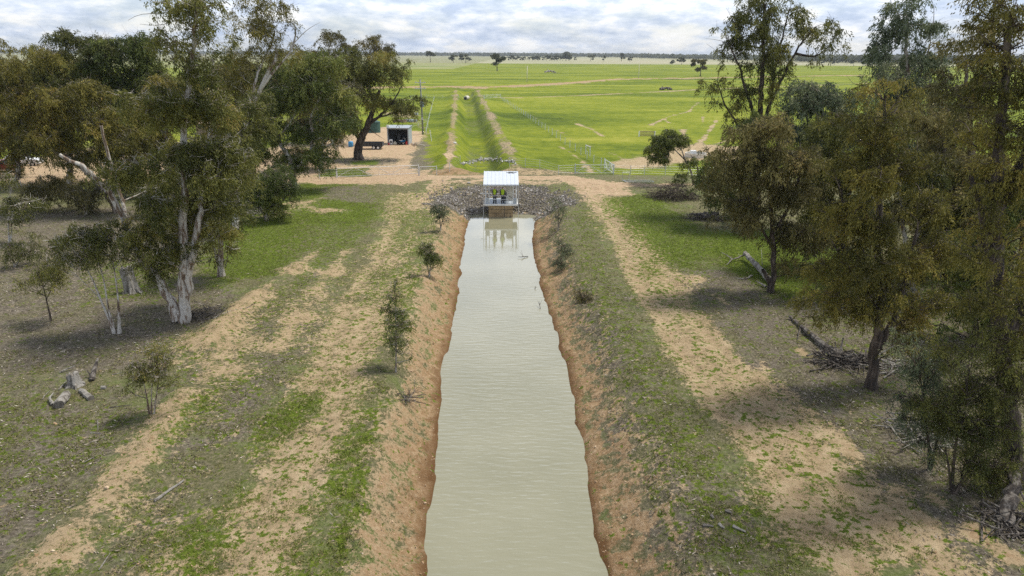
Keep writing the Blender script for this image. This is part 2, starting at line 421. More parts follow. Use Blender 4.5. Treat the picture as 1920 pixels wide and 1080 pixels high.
    S([(830,345),(790,375)], 1.3, .8, pink=.8); S([(1090,350),(1140,400)], 1.3, .8, pink=.8)
    S([(1130,352),(1250,350),(1500,346),(1900,340)], .8, .7, only=True, wob=.6, pink=.85)
    P([(760,300),(795,255),(806,262),(806,318),(780,322)], .6, pink=0, litter=1.0)
    P([(600,318),(670,312),(690,318),(690,332),(600,332)], .8, pink=.1, lush=.8)
    P([(590,296),(680,288),(760,296),(740,310),(640,312)], 1.0, pink=.4, litter=.8)
    P([(655,300),(700,298),(700,306),(660,306)], .5, pink=0, lush=1.1)
    P([(790,238),(700,205),(760,196),(792,200),(800,236)], 1.5, crop=.5, dirt=.6)
    S([(850,349),(940,346),(1030,350)], 1.1, 1.0, only=True, wob=.6, pink=.7, litter=.5)
    # bare ground round the trough, cattle pads
    P([(1165,322),(1150,305),(1215,285),(1270,268),(1340,270),(1420,275),(1420,296),(1300,300),(1225,312)], 1.6, crop=.1, dirt=.95, wob=1.5)
    S([(1075,228),(1110,240),(1130,252)], .5, .8, crop=.3, dirt=.9); S([(1085,262),(1150,285),(1180,300)], .6, 1, crop=.45, dirt=.7)
    S([(1050,270),(1090,295),(1110,325)], .5, .6, crop=.3, dirt=.9); S([(980,205),(1060,250),(1090,270)], .4, .7, crop=.5, dirt=.6)
    for q, w in (([(1345,222),(1335,235),(1322,255),(1305,272)], .7), ([(1310,190),(1290,208),(1255,216),(1220,232)], .55), ([(1281,240),(1283,262)], .6), ([(1400,250),(1360,262),(1330,272)], .5), ([(1245,221),(1255,228)], .5), ([(1318,212),(1318,228)], .4)):
        S(q, w * .7, .5, wob=.5, crop=.1, dirt=.9)
    S([(930,182),(1000,181),(1100,177),(1250,170),(1320,166),(1500,160),(1700,152)], 2.0, 2.0, crop=.1, dirt=.95, wob=.4)
    S([(560,188),(700,187),(800,184)], 2.0, 2, crop=.2, dirt=.65, wob=.5)
    S(TRACK_BANK, 4.2, 2.5, world=True, wob=.8, crop=.05, clay=.6, dirt=1.0)
    S([(690,133),(1000,132),(1200,131)], 6, 6, crop=1.0, wob=2, clay=0)
    # ditch banks
    vx = x - D0[0]; vy = y - D0[1]; s = vx * DDIR[0] + vy * DDIR[1]; q = vx * DDIR[1] - vy * DDIR[0]
    on = sstep(-11, -6, s) * (1 - sstep(198, 204, s))
    put(on * (1 - sstep(.4, 1.5, np.abs(q + 4.4) + w1 * 2)), False, dict(crop=.35, clay=.42, dirt=.55))
    put(on * (1 - sstep(.4, 1.6, np.abs(q - 4.6) + w1 * 2)), False, dict(crop=.38, dirt=.52, litter=.7, clay=.2))
    put(on * (1 - sstep(1.2, 3.0, np.abs(q - .3) + w1 * 2)), False, dict(lush=.6, dirt=.25, crop=.65))
    put(on * (1 - sstep(.3, 1.2, np.abs(q - 2.4) + w1 * 2)) * .8, False, dict(lush=.95, litter=.5, crop=.3))
    put(on * (1 - sstep(.3, 1.0, np.abs(q + 4.6) + w1 * 2)) * (1 - sstep(6, 14, s)), True, dict(dirt=.8, pink=.6))
    # clay heap north of the crossing
    a = 1 - sstep(.6, 1.6, np.hypot((x + 6.5) / 3.6, (y - 87.6) / 1.7) + w1); put(a, True, dict(clay=.8))
    a = 1 - sstep(.6, 1.5, np.hypot((x - 1.5) / 6.5, (y - 87.3) / 1.3) + w1); put(a, True, dict(clay=.2, litter=.7, dirt=.6))
    # canal banks
    L_, R_ = wl(y), wr(y); on = (y < Y_END) 
    dl = np.where(on & (x < L_ + .5), L_ - x, 99.); dr = np.where(on & (x > R_ - .5), x - R_, 99.)
    wb = w1 * 1.6 + w2 * .5
    far_c = sstep(25, 62, y)
    put((1 - sstep(1.6, 2.5, dl + wb)), True, dict(clay=.44, dirt=.64, lush=-.1, litter=.3))
    put((1 - sstep(.4, 1.5, dl + wb * .9)), True, dict(clay=.62, dirt=.6, litter=.2))
    put((1 - sstep(1.9, 3.3, dr + wb * 1.3)) * .9, True, dict(clay=.30, litter=.75, dirt=.40, lush=.22))
    put((1 - sstep(1.1, 2.1, dr + wb * 1.4)), True, dict(clay=.52, litter=.6, dirt=.40, lush=-.1))
    put((1 - sstep(.3, 1.2, dr + wb * 1.0)), True, dict(clay=.64, dirt=.45, litter=.35))
    dmin = np.minimum(dl, dr)
    put(1 - sstep(.05, .30, dmin + w2 * .9 + w1 * .5 - .05), False, dict(wet=.6, clay=1.0))
    put(((dmin < 0) & on) * 1.0, False, dict(wet=1.0))
    # stony head of the channel
    e = np.hypot(x - FC[0], (y - 70.0)); a = (1 - sstep(7.0, 8.4, e + w1 * 2)) * sstep(66.6, 68.0, y) * (1 - sstep(76.5, 78.2, y + w1))
    put(a, True, dict(litter=1.0, pink=.25))
    a = (1 - sstep(4.6, 5.4, e)) * sstep(69.5, 70, y) * (1 - sstep(73, 75, y)); 
    # far country
    a = sstep(1120, 1200, y + .10 * x + w1 * 60); put(a, False, dict(pale=.9, crop=.3))
    a = sstep(640, 760, y) * (x < -60); put(a * 1.0, False, dict(pale=.5))
    return A

def build_ground():
    xs = sorted(set([-v for v in grow(46, 8600, .22, 1.09)] + list(np.arange(-46, 46.01, .2)) + grow(46, 8600, .22, 1.09)))
    ys = sorted(set([-v for v in grow(-14, 3000, .5, 1.25)[0:0]] + [-2500, -1200, -500, -200, -90, -40, -20, -8, 0, 6, 10] + list(np.arange(13, 100, .2)) + grow(100, 8600, .22, 1.022)))
    xs = np.array(xs); ys = np.array(ys)
    X, Y = np.meshgrid(xs, ys); X = X.ravel(); Y = Y.ravel()
    Z = gz(X, Y)
    A = paint(X, Y, Z)
    nx, ny = len(xs), len(ys)
    i = (np.arange(ny - 1)[:, None] * nx + np.arange(nx - 1)[None]).ravel()
    F = np.stack([i, i + 1, i + 1 + nx, i + nx], 1)
    o = mesh_np('ground', np.stack([X, Y, Z], 1), F, ground_material(), A, smooth=True)
    tag(o, kind='structure', label='earth, grass and paddocks on both sides of the canal')
    return o
ground_obj = build_ground()

def build_water():
    ys = np.concatenate([[-60, -20, 0, 10], np.arange(14, 71.5, 1.0), [74.5]])
    V = []; 
    for y in ys: V += [(wl(min(y, 70)) - .9, y, 0), (wr(min(y, 70)) + .9, y, 0)]
    n = len(ys); F = [(2 * i, 2 * i + 1, 2 * i + 3, 2 * i + 2) for i in range(n - 1)]
    m, nt, p, out = new_mat('silty_water'); N = nt.nodes.new; L = nt.links.new
    tc = N('ShaderNodeTexCoord')
    n0 = N('ShaderNodeTexNoise'); n0.inputs['Scale'].default_value = .18; n0.inputs['Detail'].default_value = 4; L(tc.outputs['Object'], n0.inputs['Vector'])
    r = N('ShaderNodeValToRGB'); e = r.color_ramp.elements
    e[0].position = .3; e[0].color = (.235, .228, .150, 1); e[1].position = .7; e[1].color = (.285, .275, .19, 1)
    L(n0.outputs['Fac'], r.inputs[0]); L(r.outputs[0], p.inputs['Base Color'])
    p.inputs['Roughness'].default_value = .03; p.inputs['IOR'].default_value = 1.5; p.inputs['Specular IOR Level'].default_value = 1.0
    mp = N('ShaderNodeMapping'); mp.inputs['Scale'].default_value = (1.5, 5.5, 1); mp.inputs['Rotation'].default_value = (0, 0, R(4)); L(tc.outputs['Object'], mp.inputs[0])
    n1 = N('ShaderNodeTexNoise'); n1.inputs['Scale'].default_value = .8; n1.inputs['Detail'].default_value = 3; n1.inputs['Roughness'].default_value = .5; L(mp.outputs[0], n1.inputs['Vector'])
    # calmer towards the far end
    sep = N('ShaderNodeSeparateXYZ'); L(tc.outputs['Object'], sep.inputs[0])
    mr = N('ShaderNodeMapRange'); mr.inputs['From Min'].default_value = 22; mr.inputs['From Max'].default_value = 62; mr.inputs['To Min'].default_value = .6; mr.inputs['To Max'].default_value = .03
    L(sep.outputs['Y'], mr.inputs[0])
    b = N('ShaderNodeBump'); b.inputs['Distance'].default_value = .07
    L(mr.outputs[0], b.inputs['Strength']); L(n1.outputs['Fac'], b.inputs['Height']); L(b.outputs[0], p.inputs['Normal'])
    o = mesh_np('water', np.array(V, float), np.array(F), m)
    tag(o, kind='structure', label='still brown-green water of the canal')
build_water()

# ------------------------------------------------------------------ tubes
def tubes(list_, sides=6):
    """list_ of (pts (n,3), radii (n,)) -> V, F quads, plus 'along' attribute."""
    V, F, H = [], [], []; off = 0
    for pts, rad in list_:
        pts = np.asarray(pts, float); rad = np.asarray(rad, float); n = len(pts)
        s = sides if rad[0] > .06 else (5 if rad[0] > .03 else 3)
        if rad[0] > .18: s = 10
        t = np.gradient(pts, axis=0); t /= np.linalg.norm(t, axis=1)[:, None] + 1e-9
        ref = np.array([1., 0, 0]) if abs(t[0][0]) < .8 else np.array([0, 1., 0])
        a = np.cross(t, ref); a /= np.linalg.norm(a, axis=1)[:, None] + 1e-9
        b = np.cross(t, a)
        th = np.arange(s) * 2 * np.pi / s
        ring = pts[:, None] + rad[:, None, None] * (np.cos(th)[None, :, None] * a[:, None] + np.sin(th)[None, :, None] * b[:, None])
        if rad[0] > .12: ring += rng.normal(0, .06, ring.shape) * rad[:, None, None]
        V.append(ring.reshape(-1, 3)); H.append(np.repeat(rad, s))
        i = np.arange(n - 1)[:, None] * s; j = np.arange(s)[None]
        F.append(np.stack([off + i + j, off + i + (j + 1) % s, off + i + s + (j + 1) % s, off + i + s + j], -1).reshape(-1, 4))
        off += n * s
    return np.concatenate(V), np.concatenate(F), np.concatenate(H)

def bark_material(name, pale, brown, dark, white_bias=.5, grey=0.0):
    m, nt, p, out = new_mat(name); N = nt.nodes.new; L = nt.links.new
    tc = N('ShaderNodeTexCoord'); mp = N('ShaderNodeMapping'); mp.inputs['Scale'].default_value = (4.5, 4.5, .8); L(tc.outputs['Object'], mp.inputs[0])
    n = N('ShaderNodeTexNoise'); n.inputs['Scale'].default_value = 1.1; n.inputs['Detail'].default_value = 7; n.inputs['Roughness'].default_value = .62; L(mp.outputs[0], n.inputs['Vector'])
    r = N('ShaderNodeValToRGB'); e = r.color_ramp.elements
    q = .62 - .3 * white_bias
    e[0].position = q - .16; e[0].color = (*dark, 1); e[1].position = q + .06; e[1].color = (*pale, 1)
    k = e.new(q - .02); k.color = (*brown, 1)
    L(n.outputs['Fac'], r.inputs[0])
    n2 = N('ShaderNodeTexNoise'); n2.inputs['Scale'].default_value = 14; n2.inputs['Detail'].default_value = 5; L(mp.outputs[0], n2.inputs['Vector'])
    mx = N('ShaderNodeMix'); mx.data_type = 'RGBA'; mx.blend_type = 'MULTIPLY'; mx.inputs[0].default_value = .6
    L(r.outputs[0], mx.inputs[6])
    r2 = N('ShaderNodeValToRGB'); r2.color_ramp.elements[0].position = .35; r2.color_ramp.elements[0].color = (.5, .47, .45, 1); r2.color_ramp.elements[1].position = .6
    L(n2.outputs['Fac'], r2.inputs[0]); L(r2.outputs[0], mx.inputs[7]); L(mx.outputs[2], p.inputs['Base Color'])
    p.inputs['Roughness'].default_value = .85
    b = N('ShaderNodeBump'); b.inputs['Strength'].default_value = .8; b.inputs['Distance'].default_value = .05
    L(n2.outputs['Fac'], b.inputs['Height']); L(b.outputs[0], p.inputs['Normal'])
    return m
BARK = {
 'white': bark_material('pale_gum_bark', (.62, .59, .54), (.24, .17, .12), (.09, .065, .045), .55),
 'mixed': bark_material('patchy_gum_bark', (.50, .46, .40), (.20, .14, .10), (.075, .055, .042), .45),
 'dark': bark_material('rough_dark_bark', (.20, .16, .13), (.085, .062, .047), (.035, .027, .022), .2),
 'grey': bark_material('weathered_grey_wood', (.36, .34, .31), (.20, .18, .155), (.07, .06, .05), .5),
 'burnt': bark_material('charred_log_wood', (.22, .20, .18), (.08, .065, .055), (.022, .019, .017), .35),
}
def leaf_material(name, c_dark, c_mid, c_light, c_tip):
    m, nt, p, out = new_mat(name); N = nt.nodes.new; L = nt.links.new
    a = N('ShaderNodeAttribute'); a.attribute_name = 'tint'
    r = N('ShaderNodeValToRGB'); e = r.color_ramp.elements
    e[0].position = 0; e[0].color = (*c_dark, 1); e[1].position = 1; e[1].color = (*c_tip, 1)
    for s, c in ((.38, c_mid), (.72, c_light)): k = e.new(s); k.color = (*c, 1)
    L(a.outputs['Fac'], r.inputs[0]); L(r.outputs[0], p.inputs['Base Color'])
    p.inputs['Roughness'].default_value = .6; p.inputs['Specular IOR Level'].default_value = .22
    t = N('ShaderNodeBsdfTranslucent'); L(r.outputs[0], t.inputs[0])
    ms = N('ShaderNodeMixShader'); ms.inputs[0].default_value = .32
    L(p.outputs[0], ms.inputs[1]); L(t.outputs[0], ms.inputs[2]); L(ms.outputs[0], out.inputs[0])
    return m
LEAF = {
 'olive': leaf_material('olive_gum_leaves', (.06, .072, .020), (.145, .15, .038), (.265, .26, .06), (.39, .30, .09)),
 'gold': leaf_material('golden_gum_leaves', (.068, .07, .018), (.175, .16, .034), (.31, .265, .058), (.42, .27, .08)),
 'green': leaf_material('green_gum_leaves', (.05, .072, .020), (.125, .155, .038), (.23, .25, .06), (.36, .34, .10)),
 'blue': leaf_material('grey_green_gum_leaves', (.065, .088, .052), (.14, .175, .095), (.25, .275, .15), (.38, .38, .21)),
 'brown': leaf_material('brownish_gum_leaves', (.068, .068, .026), (.155, .138, .046), (.25, .22, .075), (.36, .27, .11)),
 'far': leaf_material('far_gum_leaves', (.075, .085, .05), (.125, .135, .075), (.19, .19, .10), (.26, .23, .13)),
}

def resample(pts, step):
    pts = np.asarray(pts, float); d = np.linalg.norm(np.diff(pts, axis=0), axis=1); s = np.concatenate([[0], np.cumsum(d)])
    n = max(3, int(s[-1] / step) + 1); t = np.linspace(0, s[-1], n)
    # smooth interpolation (Catmull-like by double linear smoothing)
    q = np.stack([np.interp(t, s, pts[:, k]) for k in range(3)], 1)
    for _ in range(2): q[1:-1] = .25 * q[:-2] + .5 * q[1:-1] + .25 * q[2:]
    return q

def leaves(C, Rd, T, n_each, length, width, lean, droop, rg):
    """hanging sprays of narrow leaves round clump centres C (k,3) with radii Rd; T clump tint."""
    idx = np.repeat(np.arange(len(C)), n_each); M = len(idx)
    nt_ = 9
    tw = rg.integers(0, nt_, M)
    tdir = rg.normal(size=(len(C), nt_, 3)); tdir[..., 2] = tdir[..., 2] * .75 + .25
    tdir /= np.linalg.norm(tdir, axis=2)[..., None]
    tl = rg.uniform(.55, 1.15, (len(C), nt_))
    u = rg.uniform(0, 1, M) ** .55
    D = tdir[idx, tw]; rr = Rd[idx]
    P = C[idx] + D * (u * tl[idx, tw] * rr)[:, None] + rg.normal(0, .10, (M, 3)) * rr[:, None]
    P[:, 2] -= droop * (u ** 2) * rr
    ax = D * .55 + np.array([lean[0], lean[1], -.9]) + rg.normal(0, .38, (M, 3))
    ax /= np.linalg.norm(ax, axis=1)[:, None]
    side = np.cross(ax, rg.normal(size=(M, 3))); side /= np.linalg.norm(side, axis=1)[:, None] + 1e-9
    Ln = length * rg.uniform(.6, 1.35, M); Wd = width * rg.uniform(.75, 1.6, M)
    a = P; c = P + ax * Ln[:, None]; mid = P + ax * (Ln * .45)[:, None]
    b = mid + side * (Wd / 2)[:, None]; d = mid - side * (Wd / 2)[:, None]
    V = np.stack([a, b, c, d], 1).reshape(-1, 3)
    F = np.arange(M * 4).reshape(-1, 4)
    tint = np.clip(T[idx] + rg.normal(0, .16, M), 0, 1)
    return V, F, np.repeat(tint, 4)

TREES = []
def make_tree(name, label, cat, base, stems, lobes, bark='mixed', leaf='olive', group=None, dens=1.0, leafl=.24, leafw=.055, clump=.85,
              fill=1.0, lean=(.15, 0), droop=.8, seed=1, bare=(), r0=None, depth=.75, twig_pale=False, maxr=None, tint=.33, shell=.0):
    """base: world point. stems: [(pts, r_base, r_top)] world polylines. lobes: [(cx,cy,cz, rx,ry,rz)] world ellipsoids."""
    leafl *= .78; leafw *= .82
    rg = np.random.default_rng(seed)
    root = bpy.data.objects.new(name, None); COL.objects.link(root); root.location = base
    root.empty_display_size = .5
    tag(root, label, cat, group)
    B = np.array(base)
    parts = []; NP, NR = [], []
    for pts, ra, rb in stems:
        q = resample(pts, .55); n = len(q)
        q[1:-1] += rg.normal(0, .05, (n - 2, 3)) * min(1, ra * 4)
        rad = np.linspace(ra, rb, n) * (.8 if ra > .15 else 1)
        if np.linalg.norm(q[0] - B) < .6: rad[0] *= 1.5; rad[1] *= 1.12
        parts.append((q, rad)); NP.append(q); NR.append(rad)
    NP = np.concatenate(NP); NR = np.concatenate(NR)
    C, RD, T = [], [], []
    for lb in lobes:
        cx, cy, cz, rx, ry, rz = lb[:6]
        vol = rx * ry * rz
        k = max(4, int(fill * 6.6 * vol ** .80 / clump ** 2.4 + 1.5))
        k1 = max(2, int(k / 9 + .5)); E_ = (np.array([rx, ry, rz]) - clump * .9).clip(.15)
        d = rg.normal(size=(k1, 3)); d /= np.linalg.norm(d, axis=1)[:, None]
        mc = np.array([cx, cy, cz]) + d * (rg.uniform(0, 1, k1) ** (1 / 2.2) * np.where(rg.random(k1) < .18, 1.25, 1.0))[:, None] * E_
        mi = rg.integers(0, k1, k); d = rg.normal(size=(k, 3)); d[:, 2] = d[:, 2] * .8 + .35; d /= np.linalg.norm(d, axis=1)[:, None]
        mr_ = clump * rg.uniform(.9, 1.9, k1)
        pos = mc[mi] + d * (rg.uniform(.35, 1, k) ** .5 * mr_[mi])[:, None] * np.array([1.1, 1.1, .75])
        lt = rg.normal(tint, .10)
        C.append(pos); RD.append(clump * rg.uniform(.45, 1.15, k)); mt = rg.normal(0, .13, k1); T.append(np.clip(lt + mt[mi] + rg.normal(0, .10, k), 0, 1))
    C = np.concatenate(C); RD = np.concatenate(RD); T = np.concatenate(T)
    # limbs grow from the nearest suitable node of the skeleton
    order = np.argsort(np.min(np.linalg.norm(C[:, None] - NP[None], axis=2), axis=1))
    for i in order:
        c = C[i]; v = c - NP; dist = np.linalg.norm(v, axis=1)
        cost = dist + np.clip(.55 * dist - v[:, 2], 0, None) * .7 + (NR < .02) * .4
        cost = np.where(NR < .012, cost + 2.0, cost)
        j = int(np.argmin(cost)); L = dist[j]
        if L < .3: continue
        s = NP[j]; n = max(3, int(L / .45) + 1); t = np.linspace(0, 1, n)[:, None]
        bend = rg.normal(0, .13, 3) * L; bend[2] = abs(bend[2]) * .6 - .05 * L
        q = s + (c - s) * t + bend * (4 * t * (1 - t)) + rg.normal(0, .035, (n, 3)) * L * .5 * (t * (1 - t) * 4)
        ra = min(NR[j] * .8, .012 + .017 * L * (1 + .08 * L)); 
        if maxr: ra = min(ra, maxr)
        rad = np.linspace(ra, .009, n)
        parts.append((q, rad)); NP = np.concatenate([NP, q[1:]]); NR = np.concatenate([NR, rad[1:]])
    # visible bare twigs in the clumps
    for i in range(len(C)):
        for _ in range(2):
            d = rg.normal(size=3); d[2] = abs(d[2]) * .6; d /= np.linalg.norm(d)
            e = C[i] + d * RD[i] * 1.05; m_ = (C[i] + e) / 2 + rg.normal(0, .1, 3) * RD[i]
            parts.append((np.array([C[i], m_, e]), np.array([.014, .010, .004])))
    for pts, ra in bare:
        parts.append((resample(pts, .4), np.linspace(ra, .008, len(resample(pts, .4)))))
    V, F, H = tubes(parts)
    o = mesh_np('trunk', V - B, F, BARK[bark], {'girth': H}, smooth=True, parent=root)
    n_each = np.maximum(6, (dens * 165 * (RD / .85) ** 2 * (.187 / leafl) ** 1.5 * 1.5).astype(int))
    V, F, tt = leaves(C, RD, T, n_each, leafl, leafw, lean, droop, rg)
    o2 = mesh_np('crown', V - B, F, LEAF[leaf], {'tint': tt}, parent=root)
    TREES.append((label, len(F)))
    return root

def px_tree(name, label, base_px, stems, lobes, depth=1.0, base_y=None, cat='tree', **kw):
    """stems: [(list of (px,py[,dy]), r_base_m, r_top_m)]; lobes: [(px,py,rx_px,ry_px[,dy_m[,depth_m]])], measured at the trunk's distance."""
    if base_y is None: b = ground(*base_px)
    else:
        p = ony(base_px[0], base_px[1], base_y); b = Vector((p[0], base_y, gz1(p[0], base_y)))
    y0 = b.y
    def W(px, py, dy=0): return ony(px, py, y0 + dy)
    S = []
    for pts, ra, rb in stems:
        q = [W(*p) for p in pts]
        if pts[0][:2] == tuple(base_px) or pts[0] == base_px: q[0] = np.array(b) - np.array([0, 0, .15])
        S.append((q, ra, rb))
    Lb = []
    for l in lobes:
        px, py, rx, ry = l[:4]; dy = l[4] if len(l) > 4 else 0
        c = W(px, py, dy); sx = abs(W(px + 10, py, dy)[0] - c[0]) / 10; sz = abs(W(px, py + 10, dy)[2] - c[2]) / 10
        Rx, Rz = rx * sx, ry * sz
        Ry = l[5] if len(l) > 5 else min(Rx, 1.3 * Rz + 1) * depth
        Lb.append((*c, Rx, Ry, Rz))
    bare = [([W(*p) for p in pts], r) for pts, r in kw.pop('bare', [])]
    return make_tree(name, label, cat, b, S, Lb, bare=bare, **kw)

def build_trees():
    g = 'gum_tree'
    # ---------------- left side
    px_tree(g, 'big white-barked gum with several leaning stems from one thick gnarled base on the left bank', (345,602),
      [([(345,602),(350,560),(352,510),(362,470),(374,420),(380,370,.5),(384,300,1)], .34, .12),
       ([(345,602),(345,530),(342,470),(345,400),(348,330),(342,250),(350,170,-1),(362,90,-1.5),(368,15,-2)], .36, .09),
       ([(335,598),(318,560),(290,515),(262,480),(238,430,-1),(205,360,-1.5),(160,312,-2),(112,290,-2)], .32, .10),
       ([(238,430,-1),(232,380),(215,330),(200,280),(190,235)], .11, .06),
       ([(384,300,1),(400,240,1),(395,180,1),(400,110,1)], .12, .05)],
      [(330,420,70,55,2.2),(400,440,45,40,.5),(300,470,50,45,-1),(350,350,80,50,1.8),(290,390,60,40,-1.5),(220,440,50,35,-2),(410,370,60,45,1),(370,280,80,50),
       (300,300,60,45,-1),(440,300,55,45,1),(350,200,75,50,-1),(420,210,60,45,1),(280,200,60,40,-1),(370,130,55,45,-1.5),(330,90,45,40,-1.5),(400,70,35,45,-1),(350,20,48,35,-2),(385,5,30,25,-2),(210,330,45,35,-2),(320,30,30,26,-2),(260,440,45,32,-1),(305,500,32,28,.5),(410,470,24,22,1.5),(180,440,40,25,-2),(390,330,60,40)],
      bark='white', leaf='olive', seed=3, clump=.68, fill=.9, leafl=.2, leafw=.046, lean=(.35, 0),
      bare=[([(330,20),(290,28),(262,22),(240,38)], .03), ([(350,30),(300,50),(262,45)], .03),([(250,490,-1),(220,478,-1),(195,500,-1)], .05),([(395,600),(420,585),(470,575)],.02)])
    px_tree(g, 'slender twin-stemmed gum with shedding reddish bark just right of the big white gum', (415,518),
      [([(415,518),(414,480),(412,430),(418,370),(425,300),(440,240)], .25, .07), ([(414,505),(402,470),(392,430),(396,380),(400,320)], .16, .06)],
      [(420,380,45,50),(395,340,40,40,-1),(450,330,45,40),(430,280,55,45),(470,260,40,40),(440,215,50,40),(480,200,40,30)],
      bark='mixed', leaf='olive', seed=4, clump=.85, fill=.7, lean=(.3, 0), bare=[([(422,500),(430,485),(424,455)], .04)])
    px_tree(g, 'tall pale-limbed gum rising above the white gum, open crown against the sky', (440,430),
      [([(440,430),(445,360),(440,290),(470,200),(505,135),(520,100)], .38, .16), ([(470,200),(478,150),(500,100,1),(515,60,1)], .16, .06), ([(490,165),(520,125),(550,95),(555,60)], .16, .04)],
      [(475,55,42,38),(510,20,38,28),(455,40,25,25),(530,75,26,22,1),(495,95,40,22),(445,110,30,35),(430,160,45,35),(540,100,18,14),(480,10,30,20,1),(525,45,22,20)],
      bark='white', leaf='gold', seed=5, clump=.9, fill=.75, dens=.75, lean=(.2, 0), bare=[([(545,95),(556,60),(548,25)], .05), ([(552,80),(575,55),(600,42)], .04)])
    px_tree(g, 'gum with twisted white forked limbs beside the dirt yard, left of the bare gate', (552,356),
      [([(552,356),(548,320),(540,290),(520,260),(510,230),(505,200)], .40, .14), ([(548,320),(575,300),(590,260),(580,225),(598,185),(605,160)], .28, .10), ([(540,300),(500,320),(470,340),(455,365)], .2, .07), ([(520,260),(545,230),(560,205)], .14, .05), ([(590,262),(612,255),(632,268),(612,275),(592,285)], .12, .07)],
      [(510,200,45,45),(560,180,50,40),(600,170,45,45),(540,135,60,35),(600,120,45,30),(500,250,35,30),(560,250,40,35),(620,230,40,40),(600,290,45,25),(540,300,40,25),(650,190,30,35),(480,290,30,30)],
      bark='white', leaf='green', seed=6, clump=1.15, fill=1.0, leafl=.32, leafw=.075, dens=.95)
    px_tree(g, 'dark-trunked spreading gum standing alone in the dirt yard beside the trailer', (672,299),
      [([(672,299),(671,275),(678,258),(690,235),(700,205),(712,170)], .85, .25), ([(674,262),(662,240),(655,210),(650,175)], .38, .14), ([(690,235),(715,215),(735,195),(755,160)], .3, .08), ([(695,225),(735,213),(765,205)], .22, .06), ([(665,250),(640,238),(625,230)], .2, .05)],
      [(650,160,45,35),(700,140,45,35),(735,150,28,30),(620,120,30,30),(665,105,40,22),(715,105,30,18),(640,205,40,30),(700,190,35,25),(745,120,12,16),(735,195,28,16),(625,235,35,22),(660,235,25,18),(750,210,30,9),(770,195,26,8),(605,170,30,40)],
      bark='dark', leaf='olive', seed=7, clump=1.3, fill=.9, leafl=.36, leafw=.085, dens=.95, lean=(0, 0), bare=[([(690,240),(710,255),(722,262)], .08),([(735,205),(775,212),(800,190)], .05)])
    px_tree(g, 'flat-topped gum behind the lone yard tree, its crown above the horizon', (640,268),
      [([(640,268),(645,200),(640,140),(625,95)], .5, .15), ([(645,180),(680,130),(700,85)], .25, .08)],
      [(625,75,30,18),(600,95,25,18),(690,82,34,14),(720,95,26,14),(650,90,20,14),(640,130,45,25),(700,110,30,15),(570,130,35,35),(580,190,40,50)],
      bark='mixed', leaf='brown', seed=8, clump=1.3, fill=.8, leafl=.38, leafw=.09, dens=.8)
    px_tree(g, 'leaning grey-limbed gum at the far left, long bare limb sloping down to the right', (225,398),
      [([(225,398),(205,370),(170,330),(140,300),(105,285)], .45, .2), ([(205,370),(200,330),(196,290),(190,250)], .1, .03), ([(105,285),(80,255),(62,225)], .2, .08)],
      [(60,230,60,40),(120,250,55,40),(180,230,50,40),(30,180,50,40),(100,190,50,40),(160,170,50,40),(240,270,45,40),(200,290,35,30),(20,130,45,30),(70,110,35,22),(150,300,35,18),(215,255,40,30)],
      bark='mixed', leaf='gold', seed=9, clump=.95, fill=1.0, leafl=.28, leafw=.065, lean=(.3, 0))
    px_tree(g, 'broad round-crowned olive gum behind the leaning one at upper left', (130,345),
      [([(130,345),(132,280),(138,220),(140,160)], .45, .15), ([(135,240),(110,180),(100,130)], .2, .08), ([(136,230),(180,170),(190,120)], .2, .08)],
      [(110,110,60,40),(160,90,55,35),(80,150,55,40),(150,150,60,40),(130,200,70,40),(60,200,50,40),(190,140,40,40),(130,75,40,22)],
      bark='mixed', leaf='olive', seed=10, clump=1.2, fill=.85, leafl=.34, leafw=.08, lean=(.3, 0))
    px_tree(g, 'dense dark green gum filling the gap left of the tall white gum crown', (250,345),
      [([(250,345),(252,280),(255,200),(250,130)], .45, .15), ([(253,230),(220,160),(205,110)], .2, .08), ([(253,220),(290,160),(300,110)], .2, .08)],
      [(215,95,50,30),(270,90,50,35),(240,130,60,40),(290,140,40,40),(240,190,60,45),(200,240,50,40),(290,220,45,50),(270,280,40,35),(170,120,40,30)],
      bark='mixed', leaf='green', seed=12, clump=1.2, fill=.85, leafl=.34, leafw=.08, lean=(.3, 0))
    px_tree(g, 'brown-green gum between the white gum and the forked-limb gum', (475,345),
      [([(475,345),(470,280),(465,220),(450,150)], .42, .15), ([(470,250),(510,190),(520,140)], .2, .08)],
      [(430,130,45,35),(470,150,45,40),(520,140,45,30),(450,200,50,45),(500,200,45,40),(470,260,50,40),(420,250,45,45),(540,110,30,20)],
      bark='mixed', leaf='brown', seed=13, clump=1.2, fill=1.0, leafl=.34, leafw=.08)
    px_tree(g, 'bushy gum cut by the left edge of the photo, orange-brown tips', (-40,330),
      [([(-40,330),(-30,260),(-20,190),(-10,130)], .45, .15), ([(-30,240),(10,190),(25,140)], .2, .08)],
      [(-20,120,50,35),(15,150,45,40),(-10,200,60,45),(20,250,45,40),(-50,260,60,45),(5,95,28,18)],
      bark='mixed', leaf='gold', seed=14, clump=1.2, fill=.85, leafl=.34, leafw=.08)
    px_tree(g, 'brown-tipped gum between the leaning gum and the big white one', (318,352),
      [([(318,352),(315,290),(310,220),(305,160)], .4, .12), ([(313,260),(280,210),(265,170)], .2, .08)],
      [(300,160,45,35),(270,210,45,40),(330,220,45,40),(300,270,55,40),(250,260,40,35),(340,290,40,35),(360,170,40,35),(400,200,45,40),(390,270,45,35)],
      bark='mixed', leaf='gold', seed=71, clump=1.1, fill=.85, leafl=.33, leafw=.075, lean=(.3, 0))
